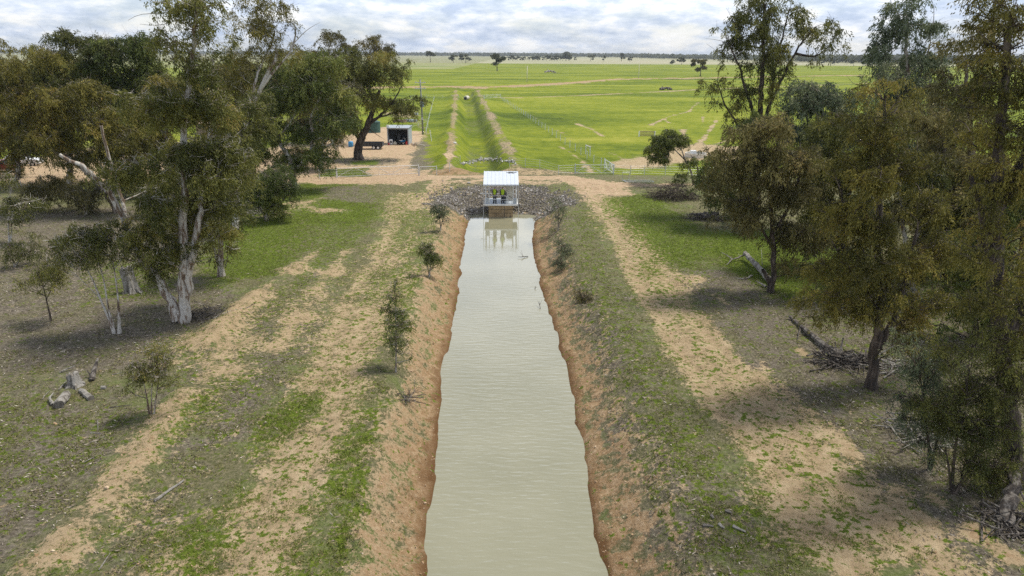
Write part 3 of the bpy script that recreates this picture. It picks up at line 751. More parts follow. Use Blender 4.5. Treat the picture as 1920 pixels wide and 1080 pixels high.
    px_tree(g, 'low dense gum filling the far left foreground of the yard trees', (30,352),
      [([(30,352),(35,300),(30,250),(20,210)], .35, .1), ([(34,300),(80,270),(110,240)], .2, .08)],
      [(20,220,55,35),(80,240,50,35),(40,275,55,35),(-20,250,50,40),(130,290,45,25),(90,200,45,35),(10,310,30,14)],
      bark='mixed', leaf='gold', seed=72, clump=1.0, fill=.85, leafl=.3, leafw=.07, lean=(.3, 0))
    px_tree(g, 'shaded olive gum standing behind the big white gum base', (395,372),
      [([(395,372),(392,330),(395,290),(390,250)], .3, .1), ([(394,320),(430,290),(450,270)], .18, .06)],
      [(380,270,45,30),(430,290,45,30),(340,310,45,30),(400,330,40,22),(460,320,30,25),(310,340,40,25),(270,340,35,28),(450,350,24,20)],
      bark='mixed', leaf='olive', seed=73, clump=.95, fill=.85, leafl=.3, leafw=.07, lean=(.3, 0))
    px_tree(g, 'gum with grey lower limbs between the forked-limb gum and the lone yard tree', (600,318),
      [([(600,318),(605,270),(600,230),(590,190)], .3, .1), ([(603,280),(630,240),(640,210)], .2, .08)],
      [(590,180,40,35),(630,200,40,35),(610,240,40,32),(570,240,35,30),(640,170,35,28),(575,140,35,28),(560,290,28,18)],
      bark='white', leaf='brown', seed=74, clump=1.15, fill=.85, leafl=.33, leafw=.08)
    for q, lab, sd, lf, sc in (((160,402), 'brownish bush below the leaning gum, right of the yard fence', 81, 'brown', 1.0), ((300,405), 'olive bush in the shade behind the stump and the white gum', 82, 'olive', 1.1),
                           ((28,500), 'feathery low bush at the left edge above the sapling', 83, 'olive', .9), ((232,372), 'dark bush at the foot of the leaning grey limb', 84, 'green', .9)):
        px, py = q
        px_tree('shrub', lab, q, [([q, (px - 4, py - 22), (px - 10, py - 40)], .07, .02), ([q, (px + 8, py - 20), (px + 16, py - 38)], .06, .02)],
                [(px - 12, py - 38, 30 * sc, 22 * sc), (px + 18, py - 34, 28 * sc, 20 * sc), (px, py - 20, 34 * sc, 18 * sc), (px + 5, py - 52, 22 * sc, 16 * sc)],
                cat='shrub', bark='mixed', leaf=lf, seed=sd, clump=.7, fill=.7, leafl=.2, leafw=.045, dens=.75)
    px_tree('shrub', 'dense dark green bush with a dead branch at its foot, behind the twin-stemmed gum', (500,412),
      [([(500,412),(502,385),(505,350)], .14, .05), ([(500,410),(480,380),(470,355)], .1, .04), ([(500,410),(530,380),(540,350)], .1, .04)],
      [(500,360,45,35),(470,375,35,28),(530,365,30,35),(505,330,40,22),(520,390,30,20)],
      cat='shrub', bark='mixed', leaf='green', seed=15, clump=.7, fill=1.0, leafl=.2, leafw=.05, dens=1.1)
    px_tree('gum_sapling', 'thin white multi-stemmed young gum with a sparse crown, left of the standing stump', (215,625),
      [([(215,625),(200,590),(188,560),(176,525),(165,508)], .085, .03), ([(215,622),(200,570),(196,520),(188,500)], .06, .025), ([(224,625),(222,570),(217,520),(214,505)], .075, .03), ([(188,560),(160,530),(148,520)], .03, .015)],
      [(160,480,45,28),(205,470,45,30),(130,455,45,22),(235,470,30,35),(180,440,50,22),(120,490,25,18)],
      cat='sapling', bark='white', leaf='olive', seed=16, clump=.55, fill=.9, leafl=.17, leafw=.04, dens=.55, lean=(.3, 0))
    px_tree('gum_sapling', 'low feathery sapling with one thin dark stem at the far left, below the tree line', (95,602),
      [([(95,602),(90,570),(85,545),(75,520)], .05, .02), ([(88,560),(100,535),(110,515)], .03, .015)],
      [(80,515,42,28),(110,500,30,22),(60,535,25,18),(95,480,30,15)],
      cat='sapling', bark='dark', leaf='olive', seed=17, clump=.5, fill=.6, leafl=.16, leafw=.04, dens=.55)
    px_tree('gum_sapling', 'scrawny sapling at the left edge near the parked car', (18,455),
      [([(18,455),(15,420),(18,380)], .07, .03), ([(20,455),(22,420),(24,390)], .06, .03)],
      [(20,385,30,30),(40,410,25,20),(5,350,30,30),(60,385,35,25)],
      cat='sapling', bark='white', leaf='olive', seed=18, clump=.6, fill=.6, leafl=.2, leafw=.05, dens=.6)
    px_tree('gum_sapling', 'bushy scrub beside the yard fence under the leaning gum', (80,395),
      [([(80,395),(82,370),(85,340)], .12, .04), ([(80,393),(100,365),(110,345)], .08, .03)],
      [(80,350,35,30),(110,345,35,30),(60,370,25,20),(130,370,30,20)],
      cat='sapling', bark='mixed', leaf='brown', seed=19, clump=.8, fill=.8, leafl=.24, leafw=.06, dens=.8)
    px_tree('shrub', 'rounded sparse shrub on several thin stems near the loose grey stumps', (288,776),
      [([(280,776),(276,740),(268,710),(262,690)], .035, .015), ([(288,776),(292,740),(298,705),(305,680)], .035, .015), ([(284,776),(284,735),(286,690),(285,665)], .03, .012)],
      [(265,690,26,22),(300,685,30,26),(285,665,36,14),(310,710,22,18),(255,715,20,16),(285,700,30,22)],
      cat='shrub', bark='mixed', leaf='olive', seed=20, clump=.36, fill=.9, leafl=.11, leafw=.026, dens=.70, lean=(.1, 0))
    # saplings on the canal's left bank
    px_tree('gum_sapling', 'tallest single-stemmed sapling on the left bank, nearest to the camera', (742,697),
      [([(742,697),(742,660),(743,620),(742,580),(740,545)], .045, .015)],
      [(742,560,20,22),(738,590,26,20),(752,615,26,20),(735,620,20,18),(748,645,24,16),(755,660,14,10),(728,590,14,16),(742,540,13,12)],
      cat='sapling', bark='mixed', leaf='green', seed=21, clump=.36, fill=.8, leafl=.14, leafw=.034, dens=.7, lean=(.1, 0))
    px_tree('gum_sapling', 'short bushy sapling leaning over the left bank, second from the pump', (805,520),
      [([(805,520),(806,500),(812,480),(808,460)], .045, .015), ([(805,518),(800,495),(798,475)], .03, .012)],
      [(805,465,20,14),(815,480,16,14),(798,475,16,14),(808,492,16,12)],
      cat='sapling', bark='mixed', leaf='green', seed=22, clump=.38, fill=.9, leafl=.16, leafw=.04, dens=.8)
    px_tree('gum_sapling', 'wispy grey-green sapling on the left bank nearest the pump', (826,432),
      [([(826,432),(826,410),(822,385)], .045, .015), ([(826,430),(832,405),(834,388)], .03, .012)],
      [(822,385,15,14),(832,395,13,14),(826,410,14,12),(818,400,10,10)],
      cat='sapling', bark='mixed', leaf='blue', seed=23, clump=.4, fill=.9, leafl=.17, leafw=.04, dens=.6)
    px_tree('shrub', 'dark grey-green shrub on the right bank beside the rubble and the pump', (1046,432),
      [([(1046,432),(1048,410),(1045,385)], .05, .02), ([(1046,430),(1055,405),(1058,390)], .04, .015)],
      [(1044,376,15,14),(1058,390,12,14),(1036,392,10,10),(1050,408,12,9)],
      cat='shrub', bark='mixed', leaf='blue', seed=24, clump=.4, fill=.6, leafl=.16, leafw=.035, dens=.6)
    for i, (q, lab) in enumerate((((1058,478), 'low dark bush clinging to the right bank, nearest the pump of the bank bushes'), ((1052,505), 'low dark bush on the right bank opposite the bushy sapling'), ((1090,565), 'flattened dark bush on the right bank, nearest the camera'))):
        px_tree('shrub', lab, q, [([q, (q[0], q[1] - 12)], .04, .02)], [(q[0], q[1] - 10, 15, 11), (q[0] - 8, q[1] - 18, 10, 8), (q[0] + 8, q[1] - 4, 11, 8)],
                cat='shrub', bark='dark', leaf='brown' if i == 2 else 'blue', seed=30 + i, clump=.34, fill=.9, leafl=.13, leafw=.035, dens=.7)
    # ---------------- right side
    px_tree(g, 'dark-trunked gum nearest the right track, golden-brown pointed crown', (1635,727),
      [([(1635,727),(1636,690),(1642,650),(1650,610),(1655,560),(1650,500),(1645,430),(1650,350),(1655,260),(1658,190)], .30, .07),
       ([(1642,660),(1660,630),(1678,600),(1690,560),(1700,500),(1720,430)], .18, .06), ([(1652,590),(1620,540),(1590,500),(1570,470)], .12, .05), ([(1650,470),(1600,420),(1580,380)], .12, .05)],
      [(1658,180,38,38),(1650,240,60,45),(1610,300,50,45),(1690,300,55,50),(1650,340,60,45,-1),(1580,400,55,50),(1650,430,60,45,-1),(1720,400,55,50,1),(1620,490,55,45,-1),(1560,500,38,40),(1700,500,60,50),(1760,470,45,50,1),
       (1650,560,55,45,-.5),(1545,570,38,38),(1600,590,40,30),(1720,590,50,40,.5),(1780,560,35,40,1),(1690,640,30,18),(1600,240,35,35)],
      bark='dark', leaf='gold', seed=40, clump=.66, fill=1.15, leafl=.17, leafw=.04, lean=(-.1, 0), tint=.33)
    px_tree(g, 'bushy gum with a dark forked trunk beside the pale fallen log', (1445,548),
      [([(1445,548),(1452,510),(1450,470),(1445,420),(1450,350),(1455,290)], .24, .08), ([(1447,540),(1438,520),(1430,505)], .16, .12), ([(1450,470),(1420,410),(1400,360)], .1, .05), ([(1448,440),(1480,390),(1500,330)], .1, .05)],
      [(1450,240,50,35),(1400,290,50,40),(1460,300,50,45),(1510,300,45,45),(1370,340,42,35),(1420,360,50,40),(1490,370,50,45),(1400,400,45,35),(1450,430,45,35),(1520,430,45,40),(1480,460,30,20),(1390,250,35,30),(1350,300,26,30),(1480,500,30,14)],
      bark='dark', leaf='brown', seed=41, clump=.85, fill=1.1, leafl=.26, leafw=.06, lean=(-.1, 0), tint=.33)
    px_tree(g, 'tall open-crowned gum with upswept dark limbs against the sky, right of the paddock', (1418,400),
      [([(1418,400),(1420,300),(1425,200),(1430,130),(1432,60),(1435,10)], .5, .12), ([(1421,235),(1400,175),(1385,120),(1365,80)], .22, .07), ([(1420,270),(1445,190),(1480,120),(1500,80),(1530,50)], .26, .07), ([(1445,190),(1452,130),(1470,60),(1480,20)], .2, .06), ([(1419,290),(1380,230),(1355,190),(1345,150)], .18, .05), ([(1490,100),(1530,110),(1550,90)], .12, .04)],
      [(1370,90,24,26),(1385,50,24,28),(1415,30,30,35),(1410,90,34,34),(1440,60,34,40),(1475,30,26,36),(1460,100,30,30),(1500,60,16,22),(1525,45,20,16),(1555,60,24,20),(1545,95,24,18),(1500,120,20,12),(1352,145,20,26),(1350,180,16,20),(1390,175,24,20),(1430,130,30,26),(1430,180,26,24),(1365,205,18,14),(1430,0,40,20),(1395,10,20,20),(1400,225,30,20)],
      bark='dark', leaf='olive', seed=42, clump=1.05, fill=.8, leafl=.32, leafw=.075, lean=(0, 0), bare=[([(1430,40),(1432,10),(1435,-20)], .05), ([(1385,60),(1370,30),(1362,15)], .04),([(1385,120),(1350,100),(1325,82)],.03),([(1375,85),(1350,75),(1322,72)],.03)])
    px_tree(g, 'blue-green column-shaped gum standing tall behind the golden-brown one', (1700,420),
      [([(1700,420),(1700,300),(1698,200),(1700,100),(1700,30)], .5, .12), ([(1700,200),(1730,130),(1745,80)], .18, .05)],
      [(1690,25,38,28),(1720,50,34,32),(1680,80,38,35),(1720,110,38,35),(1690,140,45,35),(1730,170,45,35),(1680,200,50,40),(1740,230,50,45),(1700,270,60,45),(1650,110,15,20),(1700,0,26,16)],
      bark='mixed', leaf='blue', seed=43, clump=1.15, fill=.95, leafl=.34, leafw=.08, dens=1.1, lean=(-.2, 0), bare=[([(1735,80),(1750,55),(1752,10),(1745,-5)], .05), ([(1740,90),(1760,70),(1775,60)], .04)])
    px_tree(g, 'grey-green weeping gum between the open-crowned gum and the golden-brown one', (1540,430),
      [([(1540,430),(1540,340),(1542,250),(1540,190)], .4, .12)],
      [(1530,170,45,30),(1560,190,45,35),(1510,200,40,35),(1550,240,60,40),(1500,260,40,40),(1590,250,40,40),(1600,190,36,26),(1540,300,60,45)],
      bark='mixed', leaf='blue', seed=44, clump=1.0, fill=1.2, leafl=.3, leafw=.07, lean=(-.15, 0))
    px_tree(g, 'greenish low-crowned gum behind the bushy one, facing the paddock', (1335,425),
      [([(1382,425),(1375,380),(1360,340),(1345,310)], .16, .06)],
      [(1345,300,30,28),(1365,330,36,28),(1335,340,26,30),(1380,370,36,28),(1350,375,30,20),(1420,230,34,24),(1400,255,36,24)],
      bark='dark', leaf='green', seed=45, clump=.9, fill=1.2, leafl=.27, leafw=.065)
    px_tree('gum_tree', 'small gum leaning left with a dense round crown, alone by the brush heap', (1302,347),
      [([(1302,347),(1296,320),(1285,300),(1270,285),(1258,275)], .17, .06), ([(1304,347),(1310,330),(1308,312),(1295,290)], .12, .05), ([(1285,300),(1280,285),(1270,268)], .09, .04)],
      [(1245,262,24,16),(1235,280,18,18),(1262,270,20,18),(1280,262,12,10),(1245,295,16,13),(1255,248,10,7),(1295,305,12,12),(1275,330,11,9),(1230,300,9,8)],
      bark='mixed', leaf='green', seed=46, clump=.62, fill=1.5, leafl=.24, leafw=.06, dens=1.3)
    px_tree(g, 'huge near gum filling the upper right corner, orange-tinged leaves', (1905,905),
      [([(1905,905),(1900,850),(1895,760),(1880,680),(1870,560),(1865,450),(1868,330),(1880,200),(1890,60)], .42, .12),
       ([(1870,560),(1850,470),(1838,380),(1820,330)], .14, .06), ([(1868,400),(1920,300),(1960,180)], .2, .08), ([(1880,650),(1930,560),(1980,480)], .2, .08)],
      [(1870,30,60,45),(1930,60,60,60),(1840,90,36,36,1),(1890,130,60,50),(1950,180,60,60),(1850,190,45,45),(1900,250,60,50),(1830,270,40,45,1),(1870,330,50,45),(1940,340,60,60),(1830,370,40,45),(1890,430,50,45),(1850,480,45,45,-1),(1920,520,50,60),(1860,570,40,45,-1),(1960,620,50,60),(1900,650,45,45),(1900,-20,70,40)],
      bark='dark', leaf='gold', seed=47, clump=.5, fill=.95, leafl=.13, leafw=.030, lean=(-.25, 0), tint=.33)
    px_tree(g, 'rusty brown gum behind the corner tree, showing left of its crown', (1828,520),
      [([(1828,520),(1826,420),(1822,300),(1815,190),(1810,110)], .4, .1)],
      [(1800,90,34,26),(1830,60,34,30),(1800,140,45,36),(1770,190,40,40),(1820,220,50,45),(1780,270,45,45),(1830,310,50,45),(1790,360,50,45),(1840,410,45,45),(1760,330,35,35)],
      bark='mixed', leaf='brown', seed=48, clump=1.0, fill=1.15, leafl=.3, leafw=.07, lean=(-.2, 0))
    px_tree(g, 'slim dark gum with a bent trunk behind the fallen branches at right', (1830,635),
      [([(1830,635),(1832,590),(1828,540),(1838,500),(1850,450)], .2, .07)],
      [(1810,470,40,45),(1850,520,40,45),(1790,530,35,35),(1820,580,34,22),(1760,600,26,16)],
      bark='dark', leaf='green', seed=49, clump=.8, fill=1.0, leafl=.25, leafw=.06)
    px_tree(g, 'white-stemmed gum glimpsed deep inside the right thicket', (1722,560),
      [([(1722,560),(1700,480),(1690,400),(1680,330)], .25, .1), ([(1700,480),(1735,420),(1760,350)], .16, .06)],
      [(1740,330,50,40),(1700,360,40,35),(1780,400,45,40),(1760,450,45,35),(1640,400,30,30)],
      bark='white', leaf='olive', seed=50, clump=.95, fill=1.1, leafl=.28, leafw=.065)
    px_tree(g, 'wide olive gum closing the gap between the bushy gum and the golden-brown one', (1585,500),
      [([(1585,500),(1582,420),(1575,330),(1570,250)], .3, .1), ([(1580,400),(1540,350),(1520,310)], .16, .06), ([(1580,380),(1620,320),(1640,280)], .16, .06)],
      [(1560,240,45,35),(1540,300,45,40),(1600,310,45,40),(1560,360,50,40),(1510,370,40,35),(1600,400,45,40),(1540,420,45,32),(1500,300,40,35),(1590,460,40,25),(1640,250,40,35)],
      bark='dark', leaf='olive', seed=75, clump=.95, fill=1.2, leafl=.3, leafw=.07, lean=(-.1, 0))
    px_tree(g, 'dense brown gum behind the corner tree and the white-stemmed one', (1775,560),
      [([(1775,560),(1772,460),(1770,360),(1768,260)], .3, .1), ([(1772,430),(1730,370),(1715,320)], .16, .06), ([(1772,400),(1820,340),(1840,300)], .16, .06)],
      [(1765,240,45,40),(1730,300,45,40),(1800,310,45,40),(1760,370,50,40),(1710,400,45,40),(1810,400,45,40),(1760,450,50,40),(1720,500,45,32),(1800,500,45,35),(1850,350,45,40),(1700,220,35,30)],
      bark='dark', leaf='brown', seed=76, clump=.95, fill=1.2, leafl=.28, leafw=.065, lean=(-.15, 0))
    px_tree(g, 'shadowy green gum at the right edge behind the thicket', (1925,640),
      [([(1925,640),(1920,540),(1915,440),(1910,360)], .3, .1), ([(1918,500),(1880,440),(1870,400)], .16, .06)],
      [(1900,380,50,40),(1860,440,45,40),(1930,450,50,45),(1880,510,50,40),(1840,560,40,30),(1930,560,45,45),(1890,600,45,30),(1970,400,50,60)],
      bark='dark', leaf='green', seed=77, clump=.85, fill=1.2, leafl=.25, leafw=.06, lean=(-.15, 0))
    px_tree('shrub', 'grey-green weeping shrub at the foot of the dark-trunked gum, right side', (1745,880),
      [([(1745,880),(1742,830),(1735,780),(1730,730)], .06, .025), ([(1745,878),(1760,820),(1770,760)], .05, .02)],
      [(1725,700,42,35),(1760,740,42,35),(1720,770,36,35),(1760,790,36,35),(1735,830,28,26),(1785,700,32,30),(1700,760,30,30),(1755,680,34,28),(1710,650,26,22)],
      cat='shrub', bark='dark', leaf='blue', seed=51, clump=.5, fill=1.2, leafl=.11, leafw=.028, dens=.75)
    px_tree('shrub', 'dark leafy young gum with thin upright stems in front of the corner tree', (1788,925),
      [([(1788,925),(1785,880),(1795,820),(1800,760)], .06, .025), ([(1786,925),(1780,880),(1772,840)], .05, .02), ([(1788,925),(1830,860),(1850,790)], .05, .02)],
      [(1880,900,36,26),(1760,760,36,36),(1800,660,40,34),(1860,640,40,34),(1800,750,42,40),(1850,720,42,42),(1830,800,45,40),(1780,810,32,36),(1870,800,42,45),(1900,740,36,45),(1850,870,40,35),(1800,870,30,28),(1895,690,36,36),(1910,850,26,34)],
      cat='shrub', bark='dark', leaf='olive', seed=52, clump=.5, fill=1.3, leafl=.11, leafw=.028, dens=.85, tint=.25)
    px_tree('shrub', 'thin understorey sapling between the two dark trunks on the right', (1575,560),
      [([(1575,560),(1572,530),(1570,500)], .05, .02)],
      [(1545,540,30,26),(1580,520,30,24),(1530,580,26,22),(1525,610,18,20)],
      cat='shrub', bark='dark', leaf='green', seed=53, clump=.55, fill=.7, leafl=.18, leafw=.045, dens=.8)
build_trees()



# ------------------------------------------------------------------ building blocks for made things
class MB:
    def __init__(s): s.V = []; s.F = []
    def box(s, c, size, rz=0.0, rx=0.0, ry=0.0, taper=1.0):
        o = len(s.V); M = Matrix.Rotation(rz, 3, 'Z') @ Matrix.Rotation(ry, 3, 'Y') @ Matrix.Rotation(rx, 3, 'X')
        for z in (-1, 1):
            k = taper if z > 0 else 1
            for x, y in ((-1, -1), (1, -1), (1, 1), (-1, 1)):
                s.V.append(tuple(Vector(c) + M @ Vector((x * size[0] / 2 * k, y * size[1] / 2 * k, z * size[2] / 2))))
        s.F += [tuple(o + i for i in f) for f in ((3, 2, 1, 0), (4, 5, 6, 7), (0, 1, 5, 4), (1, 2, 6, 5), (2, 3, 7, 6), (3, 0, 4, 7))]
        return s
    def tube(s, pts, r, n=6, r2=None, caps=True):
        pts = [Vector(p) for p in pts]; o = len(s.V); m = len(pts)
        for i, p in enumerate(pts):
            t = (pts[min(i + 1, m - 1)] - pts[max(i - 1, 0)]).normalized()
            a = t.cross(Vector((0, 0, 1)) if abs(t.z) < .9 else Vector((1, 0, 0))).normalized(); b = t.cross(a)
            rr = r if r2 is None else r + (r2 - r) * i / max(1, m - 1)
            for k in range(n):
                h = 2 * math.pi * k / n; s.V.append(tuple(p + a * (rr * math.cos(h)) + b * (rr * math.sin(h))))
        for i in range(m - 1):
            for k in range(n):
                s.F.append((o + i * n + k, o + i * n + (k + 1) % n, o + (i + 1) * n + (k + 1) % n, o + (i + 1) * n + k))
        if caps: s.F.append(tuple(o + k for k in range(n))[::-1]); s.F.append(tuple(o + (m - 1) * n + k for k in range(n)))
        return s
    def prism(s, prof, x0, x1):        # profile in (y,z) extruded along x
        o = len(s.V); n = len(prof)
        for x in (x0, x1):
            for y, z in prof: s.V.append((x, y, z))
        for k in range(n): s.F.append((o + k, o + (k + 1) % n, o + n + (k + 1) % n, o + n + k))
        s.F.append(tuple(o + k for k in range(n))[::-1]); s.F.append(tuple(o + n + k for k in range(n)))
        return s
    def lathe(s, prof, n=20, c=(0, 0, 0)):    # prof (r,z)
        o = len(s.V); m = len(prof)
        for r, z in prof:
            for k in range(n):
                h = 2 * math.pi * k / n; s.V.append((c[0] + r * math.cos(h), c[1] + r * math.sin(h), c[2] + z))
        for i in range(m - 1):
            for k in range(n): s.F.append((o + i * n + k, o + i * n + (k + 1) % n, o + (i + 1) * n + (k + 1) % n, o + (i + 1) * n + k))
        return s
    def build(s, name, mat, parent=None, bevel=0.0, smooth=False, loc=None):
        me = bpy.data.meshes.new(name); me.from_pydata(s.V, [], s.F); me.update()
        if smooth: me.polygons.foreach_set('use_smooth', [True] * len(me.polygons))
        me.materials.append(mat)
        o = bpy.data.objects.new(name, me); COL.objects.link(o)
        if parent: o.parent = parent
        if loc is not None: o.location = loc
        if bevel:
            b = o.modifiers.new('bevel', 'BEVEL'); b.width = bevel; b.segments = 2; b.limit_method = 'ANGLE'
        return o
def empty(name, loc, rz=0.0, label=None, cat=None, group=None):
    o = bpy.data.objects.new(name, None); COL.objects.link(o); o.location = loc; o.rotation_euler = (0, 0, rz); o.empty_display_size = .4
    return tag(o, label, cat, group)
def copy_tree(o, parent=None):
    c = o.copy(); COL.objects.link(c)
    if parent: c.parent = parent
    for ch in list(o.children): copy_tree(ch, c)
    return c

M = dict(
 galv=plain('galvanised_steel', (.55, .57, .58), .45, .6, .12, 4), galvpaint=plain('pale_steel_pipe', (.62, .64, .65), .5, .2, .1, 4),
 roof=plain('white_roof_sheet', (.60, .65, .73), .35, 0, .04, 2), white=plain('white_paint', (.78, .78, .77), .45, 0, .06, 3),
 deck=plain('grey_blue_deck', (.42, .47, .53), .5, .2, .12, 5), timber=plain('wet_stained_planks', (.34, .245, .135), .8, 0, .3, 2.2, .4),
 dark=plain('black_rubber', (.025, .025, .027), .7, 0, .2, 6), shadowgrey=plain('dark_grey_steel', (.06, .065, .07), .6, .2, .2, 5),
 beige=plain('beige_housing', (.60, .55, .44), .6, 0, .1, 3), yellow=plain('high_visibility_cloth', (.42, .60, .02), .7, 0, .12, 9),
 navy=plain('dark_navy_cloth', (.018, .022, .035), .85, 0, .2, 9), skin=plain('skin', (.48, .29, .20), .55, 0, .05, 9), hair=plain('brown_hair', (.05, .033, .02), .8, 0, .2, 20),
 hat=plain('pale_grey_hat', (.62, .62, .62), .6, 0, .05, 9), pole=plain('weathered_green_grey_pole', (.20, .22, .19), .85, 0, .2, 3),
 shed=plain('pale_shed_sheet', (.36, .40, .44), .45, .2, .08, 2), shedshade=plain('shaded_shed_sheet', (.10, .11, .12), .7, 0, .15, 2),  # second sheet is a darker copy, with the shed's inner shade in its colour
 red=plain('red_plastic', (.50, .03, .03), .45, 0, .1, 5), blue=plain('blue_plastic', (.05, .28, .55), .45, 0, .1, 5), teal=plain('green_tank_plastic', (.03, .085, .07), .5, 0, .12, 2),
 glass=plain('dark_window_glass', (.03, .035, .04), .1, 0, .1, 2), redcar=plain('dull_red_car_paint', (.26, .05, .035), .35, .1, .15, 1.5), whitecar=plain('white_car_paint', (.75, .76, .78), .3, 0, .04, 1.5),
 silver=plain('silver_car_paint', (.45, .47, .50), .3, .5, .08, 1.5), tyre=plain('tyre_rubber', (.022, .022, .022), .8, 0, .2, 8), concrete=plain('pale_concrete', (.58, .54, .47), .85, 0, .12, 2.5, .3),
 porcelain=plain('ceramic_insulator', (.45, .42, .38), .3, 0, .1, 5), transformer=plain('blue_grey_transformer_paint', (.17, .22, .27), .45, .1, .12, 4),
 tin=plain('rusty_tin', (.30, .22, .17), .7, .3, .35, 2), green=plain('green_tarpaulin', (.05, .35, .18), .6, 0, .2, 4))

# ------------------------------------------------------------------ rubble (uncountable) and rocks
def rock_mesh(rg, n, centres, sizes, flat=.6):
    t = (1 + 5 ** .5) / 2
    iv = np.array([(-1, t, 0), (1, t, 0), (-1, -t, 0), (1, -t, 0), (0, -1, t), (0, 1, t), (0, -1, -t), (0, 1, -t), (t, 0, -1), (t, 0, 1), (-t, 0, -1), (-t, 0, 1)]) / np.hypot(1, t)
    fc = np.array([(0, 11, 5), (0, 5, 1), (0, 1, 7), (0, 7, 10), (0, 10, 11), (1, 5, 9), (5, 11, 4), (11, 10, 2), (10, 7, 6), (7, 1, 8), (3, 9, 4), (3, 4, 2), (3, 2, 6), (3, 6, 8), (3, 8, 9), (4, 9, 5), (2, 4, 11), (6, 2, 10), (8, 6, 7), (9, 8, 1)])
    V = iv[None] * rg.uniform(.6, 1.15, (n, 12, 1))
    A = rg.normal(size=(n, 3, 3)); Q, _ = np.linalg.qr(A)
    V = np.einsum('nij,nkj->nki', Q, V * np.array([1.0, .75, flat])) * sizes[:, None, None] / 2
    V = V + centres[:, None]
    F = (fc[None] + 12 * np.arange(n)[:, None, None]).reshape(-1, 3)
    return V.reshape(-1, 3), F
def stone_material(name, dark, mid, light):
    m, nt, p, out = new_mat(name); N = nt.nodes.new; L = nt.links.new
    a = N('ShaderNodeAttribute'); a.attribute_name = 'tint'
    r = N('ShaderNodeValToRGB'); e = r.color_ramp.elements
    e[0].position = 0; e[0].color = (*dark, 1); e[1].position = 1; e[1].color = (*light, 1); k = e.new(.55); k.color = (*mid, 1)
    L(a.outputs['Fac'], r.inputs[0]); L(r.outputs[0], p.inputs['Base Color']); p.inputs['Roughness'].default_value = .9
    return m
def build_rubble():
    rg = np.random.default_rng(5); N_ = 26000
    x = rg.uniform(-11, 8, N_); y = rg.uniform(66, 79.5, N_)
    e = np.hypot(x - FC[0], (y - 70.0) * .95); z = gz(x, y)
    k = (e < 7.4 + fbm(x, y, 3, 5) * 3) & (z > -.12) & (y + fbm(x * .7, y * .7, 2, 8) * 1.4 < 77.2) & ((y > 69.5) | (np.abs(x - FC[0]) > 3.2)) & (y > 67.6)
    # scatter trailing along both bank tops
    x2 = np.concatenate([rg.normal(-7.6, 1.0, 700), rg.normal(5.6, .9, 500)]); y2 = np.concatenate([rg.normal(72.5, 2.5, 700), rg.normal(72, 2.2, 500)])
    x = np.concatenate([x[k], x2]); y = np.concatenate([y[k], y2]); z = gz(x, y)
    n = len(x); sz = rg.gamma(2.4, .042, n) + .04
    V, F = rock_mesh(rg, n, np.stack([x, y, z + sz * .12], 1), sz)
    tint = np.clip(rg.normal(.32, .2, n) + (fbm(x * .5, y * .5, 3, 77) * .7) + .30 * (rg.random(n) > .90), 0, 1)
    o = mesh_np('rubble', V, F, stone_material('grey_riprap_stone', (.10, .088, .075), (.27, .245, .22), (.62, .59, .56)), {'tint': np.repeat(tint, 12)})
    tag(o, kind='stuff', label='grey broken stone covering the bank round the pump')
    # pale broken concrete pieces heaped at the end of the ditch
    wm = stone_material('white_broken_concrete', (.17, .16, .145), (.33, .32, .30), (.58, .57, .55))
    for i in range(120):
        t = rg.random(); px = 868 + t * 102 + rg.normal(0, 2); py = 299 + (1 - math.sin(t * 3.1)) * 8 + rg.normal(0, 2.2)
        b = ground(px, py); s = rg.uniform(.2, .7)
        V, F = rock_mesh(rg, 1, np.array([[0, 0, s * .15]]), np.array([s]), .45)
        o = mesh_np('concrete_chunk', V, F, wm, {'tint': np.full(12, rg.uniform(.2, 1))}); o.location = b
        tag(o, 'pale broken concrete chunk in the heap at the near end of the green ditch', 'rubble', 'broken concrete heaped at the end of the ditch')
build_rubble()

